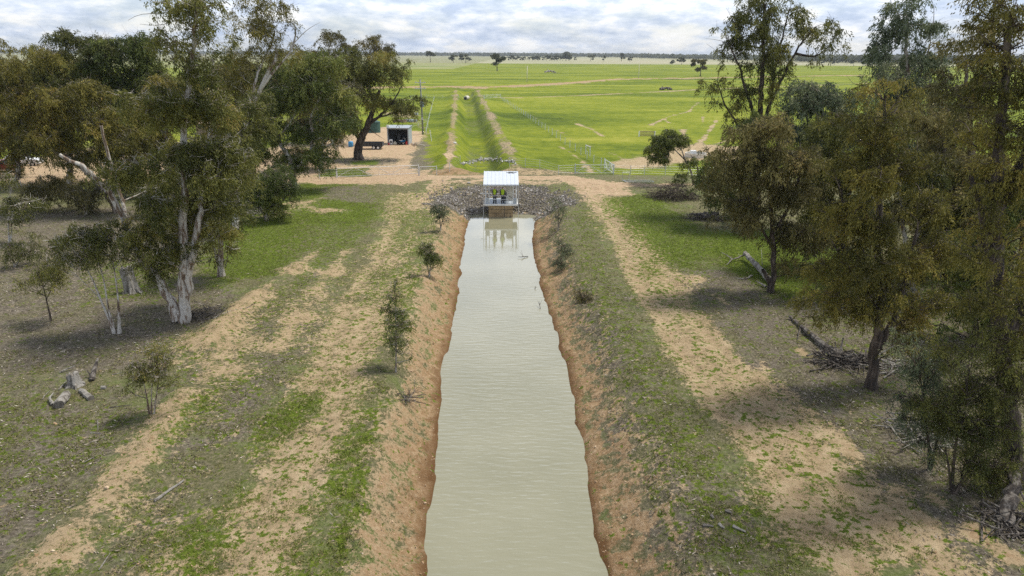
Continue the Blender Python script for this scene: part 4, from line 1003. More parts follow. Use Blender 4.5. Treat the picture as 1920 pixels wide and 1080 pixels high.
# ------------------------------------------------------------------ people on the pump platform
def person(label, loc, rz, lean=.06, arm='rail'):
    t = empty('person', loc, rz, label, 'person')
    J = {}; E = []; Rr = []
    def j(n, p, r): J[n] = len(Rr); P_.append(p); Rr.append(r)
    P_ = []
    j('pel', (0, 0, .95), (.15, .11)); j('wai', (0, .01, 1.10), (.13, .10)); j('che', (0, .03, 1.32), (.165, .115)); j('nb', (0, .04, 1.47), (.075, .07)); j('nk', (0, .05, 1.53), (.055, .055))
    j('hb', (0, .06, 1.60), (.072, .085)); j('ht', (0, .065, 1.70), (.078, .095)); j('hc', (0, .06, 1.77), (.045, .055))
    E += [('pel', 'wai'), ('wai', 'che'), ('che', 'nb'), ('nb', 'nk'), ('nk', 'hb'), ('hb', 'ht'), ('ht', 'hc')]
    for s, q in ((-1, 'l'), (1, 'r')):
        j('hip' + q, (s * .10, 0, .88), (.095, .095)); j('kn' + q, (s * .115, .02, .49), (.06, .065)); j('an' + q, (s * .12, -.02, .09), (.042, .045)); j('to' + q, (s * .14, .14, .04), (.04, .035))
        E += [('pel', 'hip' + q), ('hip' + q, 'kn' + q), ('kn' + q, 'an' + q), ('an' + q, 'to' + q)]
        j('sh' + q, (s * .19, .03, 1.41), (.065, .06)); j('el' + q, (s * .26, .02 + .10 * lean, 1.13), (.043, .043))
        hand = (s * .20, .26, 1.00) if arm == 'rail' else (s * .27, .09, .88)
        j('wr' + q, hand, (.028, .028)); hv = Vector(hand); d = (hv - Vector((s * .26, .02, 1.13))).normalized()
        E += [('che', 'sh' + q), ('sh' + q, 'el' + q), ('el' + q, 'wr' + q)]
        pm = hv + d * .075; j('pa' + q, tuple(pm), (.036, .018)); E.append(('wr' + q, 'pa' + q))
        up = Vector((0, 0, 1)); sd = d.cross(up).normalized()
        for f, (off, ln) in enumerate(((-.03, .068), (-.01, .078), (.01, .072), (.029, .056))):
            a = pm + sd * off * 1.0 + d * .02; b = a + d * ln * .6 + Vector((0, 0, -.012)); c = b + d * ln * .35 + Vector((0, 0, -.03))
            j('f%s%da' % (q, f), tuple(a), (.009, .009)); j('f%s%db' % (q, f), tuple(b), (.0085, .0085)); j('f%s%dc' % (q, f), tuple(c), (.0075, .0075))
            E += [('pa' + q, 'f%s%da' % (q, f)), ('f%s%da' % (q, f), 'f%s%db' % (q, f)), ('f%s%db' % (q, f), 'f%s%dc' % (q, f))]
        a = hv + d * .03 - sd * s * .035; b = a - sd * s * .025 + d * .035
        j('t%sa' % q, tuple(a), (.011, .011)); j('t%sb' % q, tuple(b), (.009, .009)); E += [('wr' + q, 't%sa' % q), ('t%sa' % q, 't%sb' % q)]
    me = bpy.data.meshes.new('body'); me.from_pydata(P_, [(J[a], J[b]) for a, b in E], []); me.update()
    me.materials.append(M['skin'])
    o = bpy.data.objects.new('body', me); COL.objects.link(o); o.parent = t
    o.modifiers.new('skin', 'SKIN'); ss = o.modifiers.new('ss', 'SUBSURF'); ss.levels = 1; ss.render_levels = 2
    for i, r in enumerate(Rr): me.skin_vertices[0].data[i].radius = r
    me.skin_vertices[0].data[0].use_root = True
    # nose, ears, eyes, mouth live in one small face mesh; hair and clothes are separate children
    MB().box((0, .165, 1.675), (.028, .035, .045), taper=.6).build('nose', M['skin'], t, .006)
    for s in (-1, 1):
        MB().box((s * .083, .055, 1.68), (.016, .035, .055)).build('ear', M['skin'], t, .004)
        MB().box((s * .032, .158, 1.70), (.022, .008, .010)).build('eye', M['hair'], t)
    e = MB(); e.box((0, .158, 1.635), (.045, .008, .010)); e.build('mouth', M['red'], t)
    ring = lambda z, rx, ry, cy=0, n=16: [(rx * math.cos(2 * math.pi * k / n), cy + ry * math.sin(2 * math.pi * k / n), z) for k in range(n)]
    def shell(name, rings, mat, cap=False):
        m = MB(); n = 16
        for r in rings: m.V += r
        for i in range(len(rings) - 1):
            for k in range(n): m.F.append((i * n + k, i * n + (k + 1) % n, (i + 1) * n + (k + 1) % n, (i + 1) * n + k))
        if cap: m.F.append(tuple((len(rings) - 1) * n + k for k in range(n)))
        return m.build(name, mat, t, smooth=True)
    shell('vest', [ring(.93, .20, .155), ring(1.08, .19, .150, .01), ring(1.28, .215, .160, .02), ring(1.40, .225, .150, .03), ring(1.47, .16, .12, .04), ring(1.51, .085, .085, .045)], M['yellow'])
    tr = MB()
    for s in (-1, 1): tr.tube([(s * .095, 0, .97), (s * .10, 0, .86), (s * .115, .02, .49), (s * .12, -.01, .07)], .118, 12, .072, False)
    tr.build('trousers', M['navy'], t, smooth=True)
    sl = MB()
    for s in (-1, 1):
        h = (s * .21, .22, 1.02) if arm == 'rail' else (s * .268, .08, .93)
        sl.tube([(s * .17, .03, 1.43), (s * .255, .025, 1.14), h], .078, 10, .046, False)
    sl.build('sleeves', M['navy'], t, smooth=True)
    bt = MB()
    for s in (-1, 1): bt.box((s * .13, .05, .05), (.11, .29, .10))
    bt.build('boots', M['dark'], t, .02)
    shell('hat', [ring(1.735, .16, .17, .06), ring(1.742, .105, .12, .06), ring(1.80, .10, .115, .06), ring(1.845, .06, .07, .06)], M['hat'], True)
    return t

# ------------------------------------------------------------------ pump platform
def build_platform():
    cx = ony(939.5, 385, 69.2)[0]
    t = empty('pump_platform', (cx, 69.2, 0), R(1.0), 'open steel pump platform with a white skillion roof over the head of the canal', 'pump platform')
    # roof sheets with ribs
    def roofz(y): return 3.42 + (y + .1) * .25
    m = MB(); n = 37
    y0, y1 = -.12, 3.15
    for k in range(n - 1):
        xa = -1.8 + 3.6 * k / (n - 1); xb = -1.8 + 3.6 * (k + 1) / (n - 1); h = .03 if k % 4 == 0 else 0
        m.V += [(xa, y0, roofz(y0) + h), (xb, y0, roofz(y0) + h), (xb, y1, roofz(y1) + h), (xa, y1, roofz(y1) + h)]
        o = len(m.V) - 4; m.F.append((o, o + 1, o + 2, o + 3))
    m.prism([(y0, roofz(y0) - .05), (y1, roofz(y1) - .05), (y1, roofz(y1) - .005), (y0, roofz(y0) - .005)], -1.8, 1.8)
    m.box((0, y0 - .015, roofz(y0) - .05), (3.62, .03, .13)); m.box((0, y1 + .015, roofz(y1) - .05), (3.62, .03, .13))
    rf = m.build('roof', M['roof'], t)
    # dark scuffed marking near the top right corner
    g = MB()
    for i, (x, w, yy) in enumerate(((.72, .30, 2.78), (.95, .34, 2.66), (1.22, .36, 2.68), (1.48, .30, 2.80), (1.05, .5, 2.86))):
        g.box((x, yy, roofz(yy) + .04), (w, .09, .012), rx=math.atan(.25), rz=(.15 if i % 2 else -.15))
    g.build('roof_marking', M['shadowgrey'], rf)
    d = MB(); d.box((0, 1.5, 1.33), (3.3, 3.0, .08)); d.build('deck', M['deck'], t)
    d = MB(); d.box((0, -.04, 1.31), (3.36, .08, .16)); d.box((0, 3.04, 1.31), (3.36, .08, .16)); d.box((-1.69, 1.5, 1.31), (.07, 3.0, .16)); d.box((1.69, 1.5, 1.31), (.07, 3.0, .16))
    d.build('deck_frame', M['white'], t)
    for x, y in ((-1.6, .05), (-1.6, 2.9), (1.6, .05), (1.6, 2.9), (-1.22, .05), (1.25, .05), (1.25, 2.9)):
        MB().box((x, y, (1.37 + roofz(y) - .06) / 2), (.07, .07, roofz(y) - .06 - 1.37)).build('post', M['galvpaint'], t)
    r = MB()
    for z in (2.22, 1.84): r.tube([(-1.22, .05, z), (.72, .05, z)], .028)
    for x in (-.02, .55, .72): r.tube([(x, .05, 1.37), (x, .05, 2.22)], .026)
    for x in (-1.6, 1.6):
        for z in (2.3, 1.84): r.tube([(x, .05, z), (x, 2.9, z)], .026)
    for z in (2.4, 1.9): r.tube([(-1.6, 2.9, z), (1.6, 2.9, z)], .026)
    r.build('railing', M['galvpaint'], t)
    for s in (-1, 1):
        MB().box((s * 1.42, .05, 1.70), (.34 if s < 0 else .30, .02, .62)).build('mesh_panel', M['deck'], t)
    # planked intake box under the deck
    b = MB(); b.box((-.03, .9, .12), (2.5, 1.6, 2.2)); bx = b.build('intake_box', M['timber'], t)
    sl = MB()
    for z in (.42, .80): sl.box((-.03, .085, z), (2.5, .03, .02))
    for x, z, h in ((-.52, .22, .40), (.35, .6, 1.2), (.95, .22, .4)): sl.box((x, .082, z), (.025, .03, h))
    sl.build('plank_joints', M['shadowgrey'], bx)
    MB().box((0, 1.2, 1.255), (2.9, 2.3, .05)).build('under_deck_shade', M['shadowgrey'], t)  # dark sheet standing in for the shaded gap below the deck
    for x in (-1.82, 1.78):
        MB().tube([(x, -.18, -1.2), (x, -.18, 3.3)], .022, 8).build('guide_pile', M['galvpaint'], t)
    MB().tube([(-2.15, .3, 2.42), (-1.62, .3, 2.38)], .045, 6).build('side_spout', M['white'], t)
    # pump: housing, motor, pipes
    p = MB(); p.box((.95, 2.2, 2.12), (.75, .7, 1.5)); p.build('pump_housing', M['beige'], t, .06)
    p = MB(); p.lathe([(.0, .0), (.26, 0), (.26, .7), (.2, .82), (0, .84)], 14, (.32, 2.0, 1.37)); p.build('pump_motor', M['shadowgrey'], t, smooth=False)
    for x in (-.74, .12):
        MB().tube([(x, 1.9, 1.37), (x, 1.9, roofz(1.9) - .07)], .075, 10).build('riser_pipe', M['galv'], t)
    p = MB(); p.tube([(.12, 1.9, 1.6), (.7, 2.2, 1.62), (.9, 3.4, 1.7), (.9, 6.5, 1.9)], .12, 10); p.build('outlet_pipe', M['shadowgrey'], t)
    p = MB(); p.tube([(.85, .35, 2.15), (1.1, .4, 1.95), (1.5, .3, 1.72)], .03, 6); p.build('hose', M['dark'], t)
    z = 1.375
    for lab, px, dy, rz, arm in (('person in a yellow high-visibility vest at the platform rail, the left one', 927.8, .55, R(165), 'rail'), ('person in a yellow high-visibility vest at the platform rail, the right one', 942.2, .55, R(-170), 'side')):
        x = ony(px, 370, 69.75)[0]
        person(lab, (x, 69.2 + dy, z), rz, arm=arm).scale = (.9, .95, .97)
build_platform()

# ------------------------------------------------------------------ fences and gates
def gate(label, pa, pb, h=1.15, leaves=1, hung=(), z_mat='galvpaint', ang=None):
    A, B = ground(*pa), ground(*pb); v = B - A; w = math.hypot(v.x, v.y)
    t = empty('farm_gate', A, math.atan2(v.y, v.x), label, 'gate'); dz = v.z
    for k in range(leaves):
        a = w * k / leaves + .08; b = w * (k + 1) / leaves - .04; c = (a + b) / 2; lw = b - a
        f = MB(); f.tube([(a, 0, .15), (b, 0, .15), (b, 0, h), (a, 0, h), (a, 0, .15)], .036, 6)
        f.tube([(a, 0, .5), (b, 0, .5)], .012, 4); f.tube([(a, 0, .8), (b, 0, .8)], .012, 4)
        fr = f.build('gate_frame', M[z_mat], t)
        g = MB(); 
        if leaves == 1: g.tube([(a, 0, .15), (a + lw * .33, 0, h), (a + lw * .70, 0, .15), (b, 0, h)], .028, 6)
        elif k == 0: g.tube([(a, 0, .15), (a + lw * .42, 0, h), (a + lw * .85, 0, .15)], .028, 6)
        else: g.tube([(a - .2, 0, h), (a + lw * .3, 0, .15), (a + lw * .7, 0, h), (b, 0, .5)], .028, 6)
        g.build('gate_brace', M[z_mat], fr)
        mm = MB()
        for i in range(int(lw / .45)): mm.tube([(a + i * .45, 0, .15), (a + i * .45, 0, h)], .007, 3)
        mm.build('gate_mesh', M['galv'], fr)
    for x in (0, w): MB().tube([(x, 0, -.4), (x, 0, h + .12)], .06, 8).build('gate_post', M['galvpaint'], t)
    return t
def fence(label, pts, h=1.2, r=.035, wires=4, white=False, caps=None):
    P = [ground(*p) if len(p) == 2 else Vector(p) for p in pts]
    t = empty('post_and_wire_fence', P[0], 0, label, 'fence')
    for p in P:
        q = p - P[0]; MB().tube([q - Vector((0, 0, .4)), q + Vector((0, 0, h))], r, 6).build('post', M['galvpaint'], t)
    w = MB()
    for k in range(wires):
        z = h * (k + .7) / wires
        for a, b in zip(P[:-1], P[1:]): w.tube([a - P[0] + Vector((0, 0, z)), b - P[0] + Vector((0, 0, z))], .011, 3, None, False)
    w.build('wires', M['galv'], t)
    return t
def along(pa, pb, n):
    A = G(*pa); B = G(*pb); out = []
    for k in range(n):
        x = A[0] + (B[0] - A[0]) * k / (n - 1); y = A[1] + (B[1] - A[1]) * k / (n - 1); out.append((x, y, gz1(x, y)))
    return out
def build_fences():
    fence('long wire fence of many thin posts from the far gate to the near open gates', along((1142, 322), (941, 186), 34), r=.05)
    g = fence('short braced pair of strainer posts joined by a top rail in the long fence', [(1098, 289), (1106, 293)], h=1.5, r=.07, wires=1)
    a, b = ground(1098, 289), ground(1106, 293); MB().tube([Vector((0, 0, 1.4)), b - a + Vector((0, 0, 1.4))], .05, 6).build('rail', M['galvpaint'], g)
    fence('wire fence right of the open gates with leaning steel posts', [(1150, 327), (1182, 328), (1208, 328), (1247, 329), (1290, 330), (1340, 331), (1420, 333), (1520, 334)])
    fence('wire fence between the concrete heap and the closed gate, thin posts', [(955, 311), (985, 313), (1012, 318), (1047, 327), (1078, 326)], r=.035)
    fence('sagging wire fence left of the orange clay heap', [(863, 308), (843, 322), (819, 328)], r=.035)
    fence('wire fence left of the long double gate', [(599, 335), (631, 334)], h=1.1, r=.05)
    t = fence('short rail fence between the double gate and the grass, one rail', [(787, 329), (819, 328)], h=1.1, r=.05, wires=1)
    a, b = ground(787, 329), ground(819, 328); MB().tube([Vector((0, 0, 1.08)), b - a + Vector((0, 0, 1.08))], .045, 6).build('rail', M['galvpaint'], t)
    fence('white tape fence running away beside the power pole', [(799, 251), (802, 236), (805, 222), (809, 206), (814, 186)], h=1.1, r=.06, wires=3)
    fence('low white fence joining the power pole to the tape fence', [(773, 240), (785, 236), (799, 231)], h=.9, r=.04, wires=2)
    fence('distant wire fence across the end of the ditch, left of the far gate', [(770, 185), (800, 184), (830, 184), (860, 184), (885, 184), (907, 184)], r=.04, wires=3)
    fence('yard fence at the far left below the parked cars', [(-40, 352), (0, 350), (40, 350), (80, 349), (130, 348), (180, 346)], wires=3)
    gate('long white double gate with diagonal braces across the yard entrance', (632, 333.5), (785, 329), leaves=2, z_mat='white')
    gate('closed single tubular gate with zigzag brace, right of the crossing', (1078, 326), (1150, 326.5))
    gate('open tubular gate swung back towards the paddock, beside the closed one', (1150.5, 327), (1133, 316))
    gate('small distant pair of gates at the far end of the long fence', (908, 185), (939, 185.5), leaves=2)
    A = ground(1174, 343); t = empty('old_gate_frame', A, R(2), 'low rusted pipe frame lying in the dirt left of the brush heap', 'gate frame')
    m = MB(); m.tube([(0, 0, .12), (3.3, .1, .1), (3.2, 1.0, .12), (-.2, .9, .15), (0, 0, .12)], .045, 6); m.build('frame', M['galv'], t)
    m = MB(); m.tube([(-.3, .9, 0), (-.3, .9, 1.1), (.5, .95, 1.1), (.5, .95, 0)], .04, 6); m.build('upright', M['galv'], t)
    # hay rack
    A = ground(1198, 256); t = empty('feed_rack', A, R(1), 'small cattle feed rack standing in the green paddock', 'feed rack')
    for x in (0, 3.0): MB().box((x, 0, .5), (.14, .4, 1.0)).build('end_post', M['white'], t)
    m = MB()
    for k in range(14): m.tube([(.2 + k * .2, -.2, .2), (.3 + k * .2, .2, 1.0)], .035, 4); m.tube([(.3 + k * .2, -.2, 1.0), (.2 + k * .2, .2, .2)], .02, 4)
    m.tube([(0, 0, 1.0), (3.0, 0, 1.0)], .04); m.tube([(0, 0, .2), (3.0, 0, .2)], .04); m.build('bars', M['tin'], t)
build_fences()

# ------------------------------------------------------------------ yard
def wheel(parent, x, y, z, r=.33, w=.22, rim='white', side=1):
    q = MB(); q.tube([(0, -w / 2, 0), (0, w / 2, 0)], r, 18); wh = q.build('wheel', M['tyre'], parent, .02, loc=(x, y, z))
    q = MB(); q.tube([(0, -w / 2 - .015, 0), (0, w / 2 + .015, 0)], r * .58, 14); q.build('rim', M[rim], wh)
def car(label, px, rz, paint, ute=False, zoff=0):
    A = ground(*px); t = empty('parked_car', A, rz, label, 'car')
    b = MB(); prof = [(-2.2, .35), (2.2, .35), (2.25, .75), (2.1, .92), (1.1, 1.0), (-1.9, 1.02), (-2.2, .9)]
    b.V = [(x, s * .85, z) for s in (-1, 1) for x, z in prof]; n = len(prof)
    b.F = [(k, (k + 1) % n, n + (k + 1) % n, n + k) for k in range(n)] + [tuple(range(n))[::-1], tuple(range(n, 2 * n))]
    b.build('body', M[paint], t, .05)
    cab = [(1.1, 1.0), (.45, 1.48), (-.5 if ute else -1.5, 1.5), (-.7 if ute else -2.0, 1.02)]
    c = MB(); c.V = [(x, s * (.80 if z < 1.2 else .66), z) for s in (-1, 1) for x, z in cab]
    c.F = [(k, (k + 1) % 4, 4 + (k + 1) % 4, 4 + k) for k in range(4)] + [(3, 2, 1, 0), (4, 5, 6, 7)]
    c.build('cabin', M[paint], t, .04)
    for s in (-1, 1):
        w = MB(); x1 = -.5 if ute else -1.45
        w.V = [(.92, s * .80, 1.06), (.42, s * .70, 1.40), (x1, s * .70, 1.41), (x1 - .2, s * .80, 1.07)]; w.F = [(0, 1, 2, 3)]; w.build('side_window', M['glass'], t)
    w = MB(); w.V = [(1.08, -.70, 1.06), (1.08, .70, 1.06), (.53, .60, 1.44), (.53, -.60, 1.44)]; w.F = [(0, 1, 2, 3)]; w.build('windscreen', M['glass'], t)
    for x in (-1.35, 1.4):
        for y in (-.78, .78): wheel(t, x, y, .33, rim='silver')
    for s in (-1, 1): MB().box((2.2, s * .62, .78), (.06, .3, .14)).build('headlight', M['white'], t)
    return t
def build_yard():
    # open-fronted shed
    A = ground(747, 271); t = empty('open_shed', A, R(-3), 'small pale steel shed with an open dark front full of clutter', 'shed')
    w, h, d = 3.55, 2.75, 3.0
    m = MB(); m.box((-w / 2, d / 2, h / 2), (.07, d, h)); m.box((w / 2, d / 2, h / 2), (.07, d, h)); m.box((0, d, h / 2), (w - .08, .06, h)); m.build('wall', M['shed'], t)
    m = MB(); m.box((0, d / 2 - .1, h + .10), (w + .25, d + .3, .10), rx=R(3)); m.build('roof', M['shed'], t)
    m = MB(); m.box((0, -.03, h - .06), (w + .1, .07, .24)); m.build('lintel', M['shed'], t)
    for s in (-1, 1): MB().box((s * (w / 2 - .02), -.03, (h - .2) / 2), (.17, .10, h - .2)).build('front_post', M['shed'], t)
    m = MB(); m.box((0, d - .06, h / 2 - .05), (w - .2, .03, h - .2)); m.box((-w / 2 + .055, d / 2, h / 2 - .05), (.02, d - .2, h - .2)); m.box((w / 2 - .055, d / 2, h / 2 - .05), (.02, d - .2, h - .2)); m.build('shade_lining', M['shedshade'], t)  # dark sheets over the inner walls stand in for the shade inside
    m = MB(); m.box((-w / 2 + .1, .3, h + .32), (.5, .4, .28)); m.build('roof_box', M['white'], t)
    def inshed(x, y): return A + Vector((x * math.cos(R(-3)) - y * math.sin(R(-3)), x * math.sin(R(-3)) + y * math.cos(R(-3)), 0))
    b = inshed(.75, .35); t = empty('quad_bike', b, R(60), 'blue and white quad bike parked at the mouth of the shed', 'quad bike')
    for x in (-.5, .5):
        for y in (-.35, .35): wheel(t, x, y, .27, .27, .2, 'galv')
    m = MB(); m.box((0, 0, .58), (1.1, .38, .3), taper=.8); m.build('body', M['blue'], t, .08); m = MB(); m.box((-.1, 0, .80), (.6, .3, .14)); m.build('seat', M['dark'], t, .05)
    m = MB(); m.tube([(.42, -.36, 1.02), (.36, 0, .98), (.42, .36, 1.02)], .025); m.tube([(.36, 0, .98), (.5, 0, .6)], .03); m.build('handlebar', M['white'], t)
    m = MB(); m.box((.62, 0, .72), (.35, .5, .06)); m.box((-.62, 0, .74), (.4, .5, .06)); m.build('mudguard', M['white'], t)
    b = inshed(1.42, .0); t = empty('jerry_can', b, .3, 'red jerry can by the right front post of the shed', 'jerry can')
    m = MB(); m.box((0, 0, .27), (.3, .2, .54)); m.build('can', M['red'], t, .04); m = MB(); m.tube([(-.1, 0, .54), (-.1, 0, .62), (.08, 0, .62), (.08, 0, .54)], .02); m.build('handle', M['red'], t)
    b = inshed(-1.3, .1); t = empty('washing_machine', b, .2, 'old white appliance with a dark round door inside the shed at left', 'appliance')
    m = MB(); m.box((0, 0, .43), (.6, .6, .86)); m.build('cabinet', M['white'], t, .03); m = MB(); m.tube([(0, -.32, .45), (0, -.29, .45)], .19, 16); m.build('door', M['glass'], t)
    b = inshed(-.55, -.1); t = empty('feed_sack', b, .5, 'slumped pale sack on the shed floor', 'sack')
    m = MB(); m.lathe([(.0, 0), (.30, .02), (.34, .16), (.26, .34), (.12, .46), (.08, .54), (0, .55)], 12); m.build('bag', M['beige'], t, smooth=True); MB().tube([(0, 0, .46), (.05, 0, .60)], .07, 8).build('tied_neck', M['beige'], t)
    b = inshed(-.15, 1.6); t = empty('storage_drum', b, 0, 'tall dark drum standing at the back of the shed', 'drum')
    m = MB(); m.lathe([(0, 0), (.42, 0), (.44, .3), (.42, .6), (.44, .9), (.42, 1.9), (0, 1.92)], 18); m.build('barrel', M['shadowgrey'], t, smooth=True)
    b = inshed(-1.55, -.45); t = empty('red_bucket', b, 0, 'small red bucket outside the left corner of the shed', 'bucket')
    m = MB(); m.lathe([(0, .01), (.13, 0), (.17, .32), (.15, .32), (.12, .03)], 14); m.build('pail', M['red'], t, smooth=True); MB().tube([(-.16, 0, .32), (0, 0, .44), (.16, 0, .32)], .01, 4).build('handle', M['galv'], t)
    # trailer
    A = ground(699, 279); t = empty('box_trailer', A, R(1), 'black tandem-axle box trailer with white wheels parked behind the yard tree', 'trailer')
    m = MB(); m.box((-.1, 0, .55), (3.7, 1.8, .1)); 
    m.box((-.1, -.88, .85), (3.7, .05, .5)); m.box((-.1, .88, .85), (3.7, .05, .5)); m.box((1.73, 0, .85), (.05, 1.7, .5)); m.box((-1.93, 0, .85), (.05, 1.7, .5)); m.build('tray', M['shadowgrey'], t)
    m = MB()
    for k in range(8): m.box((-1.8 + k * .49, -.915, .85), (.05, .03, .5))
    m.build('rib', M['dark'], t)
    for x in (.35, 1.05):
        for y in (-.98, .98): wheel(t, x, y, .33, .33, .2, 'white')
    m = MB(); m.tube([(-1.9, -.5, .5), (-3.2, 0, .5), (-1.9, .5, .5)], .05); m.build('drawbar', M['shadowgrey'], t)
    m = MB(); m.box((.7, -1.0, .72), (1.5, .25, .04)); m.build('mudguard', M['shadowgrey'], t)
    b = ground(658, 275); t = empty('plastic_drum', b, 0, 'blue plastic drum left of the trailer by the yard tree', 'drum')
    m = MB(); m.lathe([(0, 0), (.36, 0), (.42, .2), (.42, .7), (.36, .88), (0, .9)], 18); m.build('barrel', M['blue'], t, smooth=True); MB().tube([(.15, 0, .88), (.15, 0, .94)], .06, 10).build('cap', M['white'], t)
    b = ground(702, 248); t = empty('water_tank', b, 0, 'dark green corrugated water tank behind the yard tree', 'water tank')
    m = MB(); m.lathe([(1.2, z * .12 ) if z % 2 else (1.24, z * .12) for z in range(18)], 28); m.build('tank_wall', M['teal'], t, smooth=True); m = MB(); m.lathe([(1.3, 2.05), (.3, 2.4), (0, 2.42)], 28); m.build('tank_roof', M['teal'], t, smooth=True)
    # power pole with transformer
    b = ground(793, 252); t = empty('power_pole', b, R(-2), 'tall timber power pole with two crossarms and a blue-grey transformer', 'power pole')
    m = MB(); m.tube([(0, 0, -.5), (-.05, 0, 5), (-.15, 0, 10.2)], .19, 10, .13); m.build('pole', M['pole'], t, smooth=True)
    for z, w in ((9.6, 2.1), (8.55, 2.2)):
        ca = MB(); ca.box((-.12, -.16, z), (w, .11, .12)); c_ = ca.build('crossarm', M['galvpaint'], t)
        for x in (-.85, 0, .75):
            i = MB(); i.lathe([(.0, .0), (.05, 0), (.075, .08), (.05, .14), (.07, .2), (0, .24)], 10, (x - .12, -.16, z + .06)); i.build('insulator', M['porcelain'], c_, smooth=True)
    m = MB(); m.lathe([(0, 0), (.34, 0), (.37, .1), (.37, .9), (.3, 1.0), (0, 1.02)], 16, (.12, -.48, 5.2)); tf = m.build('transformer', M['transformer'], t)
    for x in (-.08, .12, .32): MB().tube([(x, -.48, 6.2), (x, -.48, 6.5)], .05, 8).build('bushing', M['porcelain'], tf)
    MB().box((0, -.22, 3.0), (.3, .2, .5)).build('fuse_box', M['galv'], t)
    MB().tube([(-.05, 0, 8.0), (1.2, 1.2, 0)], .012, 4).build('stay_wire', M['galv'], t)
    # leaning white pipe, timber heap, rag
    b = ground(809.5, 265); t = empty('marker_pipe', b, 0, 'white plastic marker pipe leaning in the grass right of the power pole', 'pipe')
    MB().tube([(0, 0, -.2), (-.28, .3, 1.9)], .045, 8).build('pipe', M['white'], t); MB().tube([(-.28, .3, 1.9), (-.30, .31, 1.96)], .055, 8).build('cap', M['white'], t)
    b = ground(853, 270); t = empty('white_bucket', b, 0, 'small white tub lying in the grass left of the ditch', 'tub')
    MB().lathe([(0, .0), (.2, 0), (.24, .3), (.2, .3), (.17, .04)], 12).build('pail', M['white'], t, smooth=True); MB().tube([(-.22, 0, .3), (0, .1, .1), (.22, 0, .3)], .012, 4).build('handle', M['galv'], t)
    rg = random.Random(4)
    for i in range(9):
        b = ground(781 + rg.uniform(-9, 9), 271 + rg.uniform(-2.5, 2.5)); t = empty('scrap_plank', b, rg.uniform(0, 3.1), 'weathered offcut plank in the loose pile right of the shed', 'plank', 'scrap planks right of the shed')
        L_ = rg.uniform(.8, 2.2); MB().box((0, 0, .1 + .05 * i / 3), (L_, .14, .05), ry=rg.uniform(-.12, .12)).build('board', M['tin'] if i % 3 else M['beige'], t)
    # white pipe section in the ditch
    b = ground(875, 187); t = empty('concrete_pipe', b, R(70), 'white concrete pipe section with a dark mouth lying in the far ditch', 'pipe section')
    m = MB(); m.tube([(-1.2, 0, .7), (1.1, 0, .7)], .8, 18); m.build('pipe_wall', M['concrete'], t, .1); m = MB(); m.tube([(-1.22, 0, .62), (-1.21, 0, .62)], .55, 16); m.build('mouth', M['dark'], t)  # dark disc on the closed end imitates the pipe's shaded hollow
    # trough
    b = ground(1304, 294); t = empty('cattle_trough', b, 0, 'round pale concrete cattle trough in bare ground behind the leaning gum', 'trough')
    m = MB(); m.lathe([(1.62, -.1), (1.62, .62), (1.48, .62), (1.46, .3)], 32); m.build('rim_wall', M['concrete'], t, smooth=False)
    m = MB(); m.lathe([(1.47, .42), (0, .42)], 32); m.build('trough_water', plain('trough_water_surface', (.20, .20, .17), .08), t)
    m = MB(); m.box((-.45, -.1, .75), (.85, .6, .5)); m.build('float_cover', M['white'], t, .04)
    # vehicles and buildings behind the left trees
    car('white car with its bonnet towards the trees at the far left of the yard', (45, 311), R(12), 'whitecar')
    car('dull red old car cut by the left edge of the photo', (2, 322), R(8), 'redcar')
    car('silver car seen through the trees behind the forked-limb gum', (493, 218), R(30), 'silver', ute=True)
    for lab, q, wd, dp, hh, m1 in (('pale-roofed farm shed seen through the crown left of the white gum', (208, 192), 12, 8, 4, 'white'), ('low pale farm building glimpsed at the left edge through leaves', (15, 236), 9, 7, 3, 'white'),
                                   ('small rusty tin hut behind the trees left of the yard', (395, 250), 4, 4, 2.6, 'tin')):
        b = ground(*q); t = empty('farm_building', b, R(8), lab, 'farm building')
        m = MB(); m.box((0, 0, hh * .4), (wd, dp, hh * .8)); wl_ = m.build('wall', M['shed'] if m1 == 'white' else M['tin'], t)
        m = MB(); m.prism([(-dp / 2 - .3, hh * .8), (0, hh * 1.12), (dp / 2 + .3, hh * .8), (0, hh * 1.02)], -wd / 2 - .3, wd / 2 + .3); m.build('roof', M['roof'] if m1 == 'white' else M['tin'], t)
        MB().box((wd * .2, -dp / 2 - .02, 1.05), (.95, .06, 2.1)).build('door', M['shadowgrey'], t); MB().box((-wd * .22, -dp / 2 - .02, 1.5), (1.2, .05, .9)).build('window', M['glass'], t)
    b = ground(264, 272); t = empty('tarpaulin_bundle', b, 0, 'small green tarpaulin bundle on the pink dirt behind the white gum', 'tarpaulin')
    m = MB(); m.lathe([(.9, 0), (.8, .35), (.5, .6), (0, .65)], 10); m.build('cover', M['green'], t); MB().tube([(-.9, 0, .2), (0, 0, .67), (.9, 0, .2)], .02, 4).build('rope', M['white'], t)
    for lab, q in (('jumble of pale machinery parts beyond the power pole', (783, 216)), ('stack of pale sheets on the grass beyond the shed', (760, 229))):
        b = ground(*q); t = empty('scrap_heap', b, 0, lab, 'scrap heap')
        for k in range(5): MB().box((rg.uniform(-2, 2), rg.uniform(-1, 1), .3), (rg.uniform(.8, 2.2), .6, rg.uniform(.25, .7)), rz=rg.uniform(0, 3)).build('scrap_piece', M['shed'] if k % 2 else M['tin'], t)
build_yard()

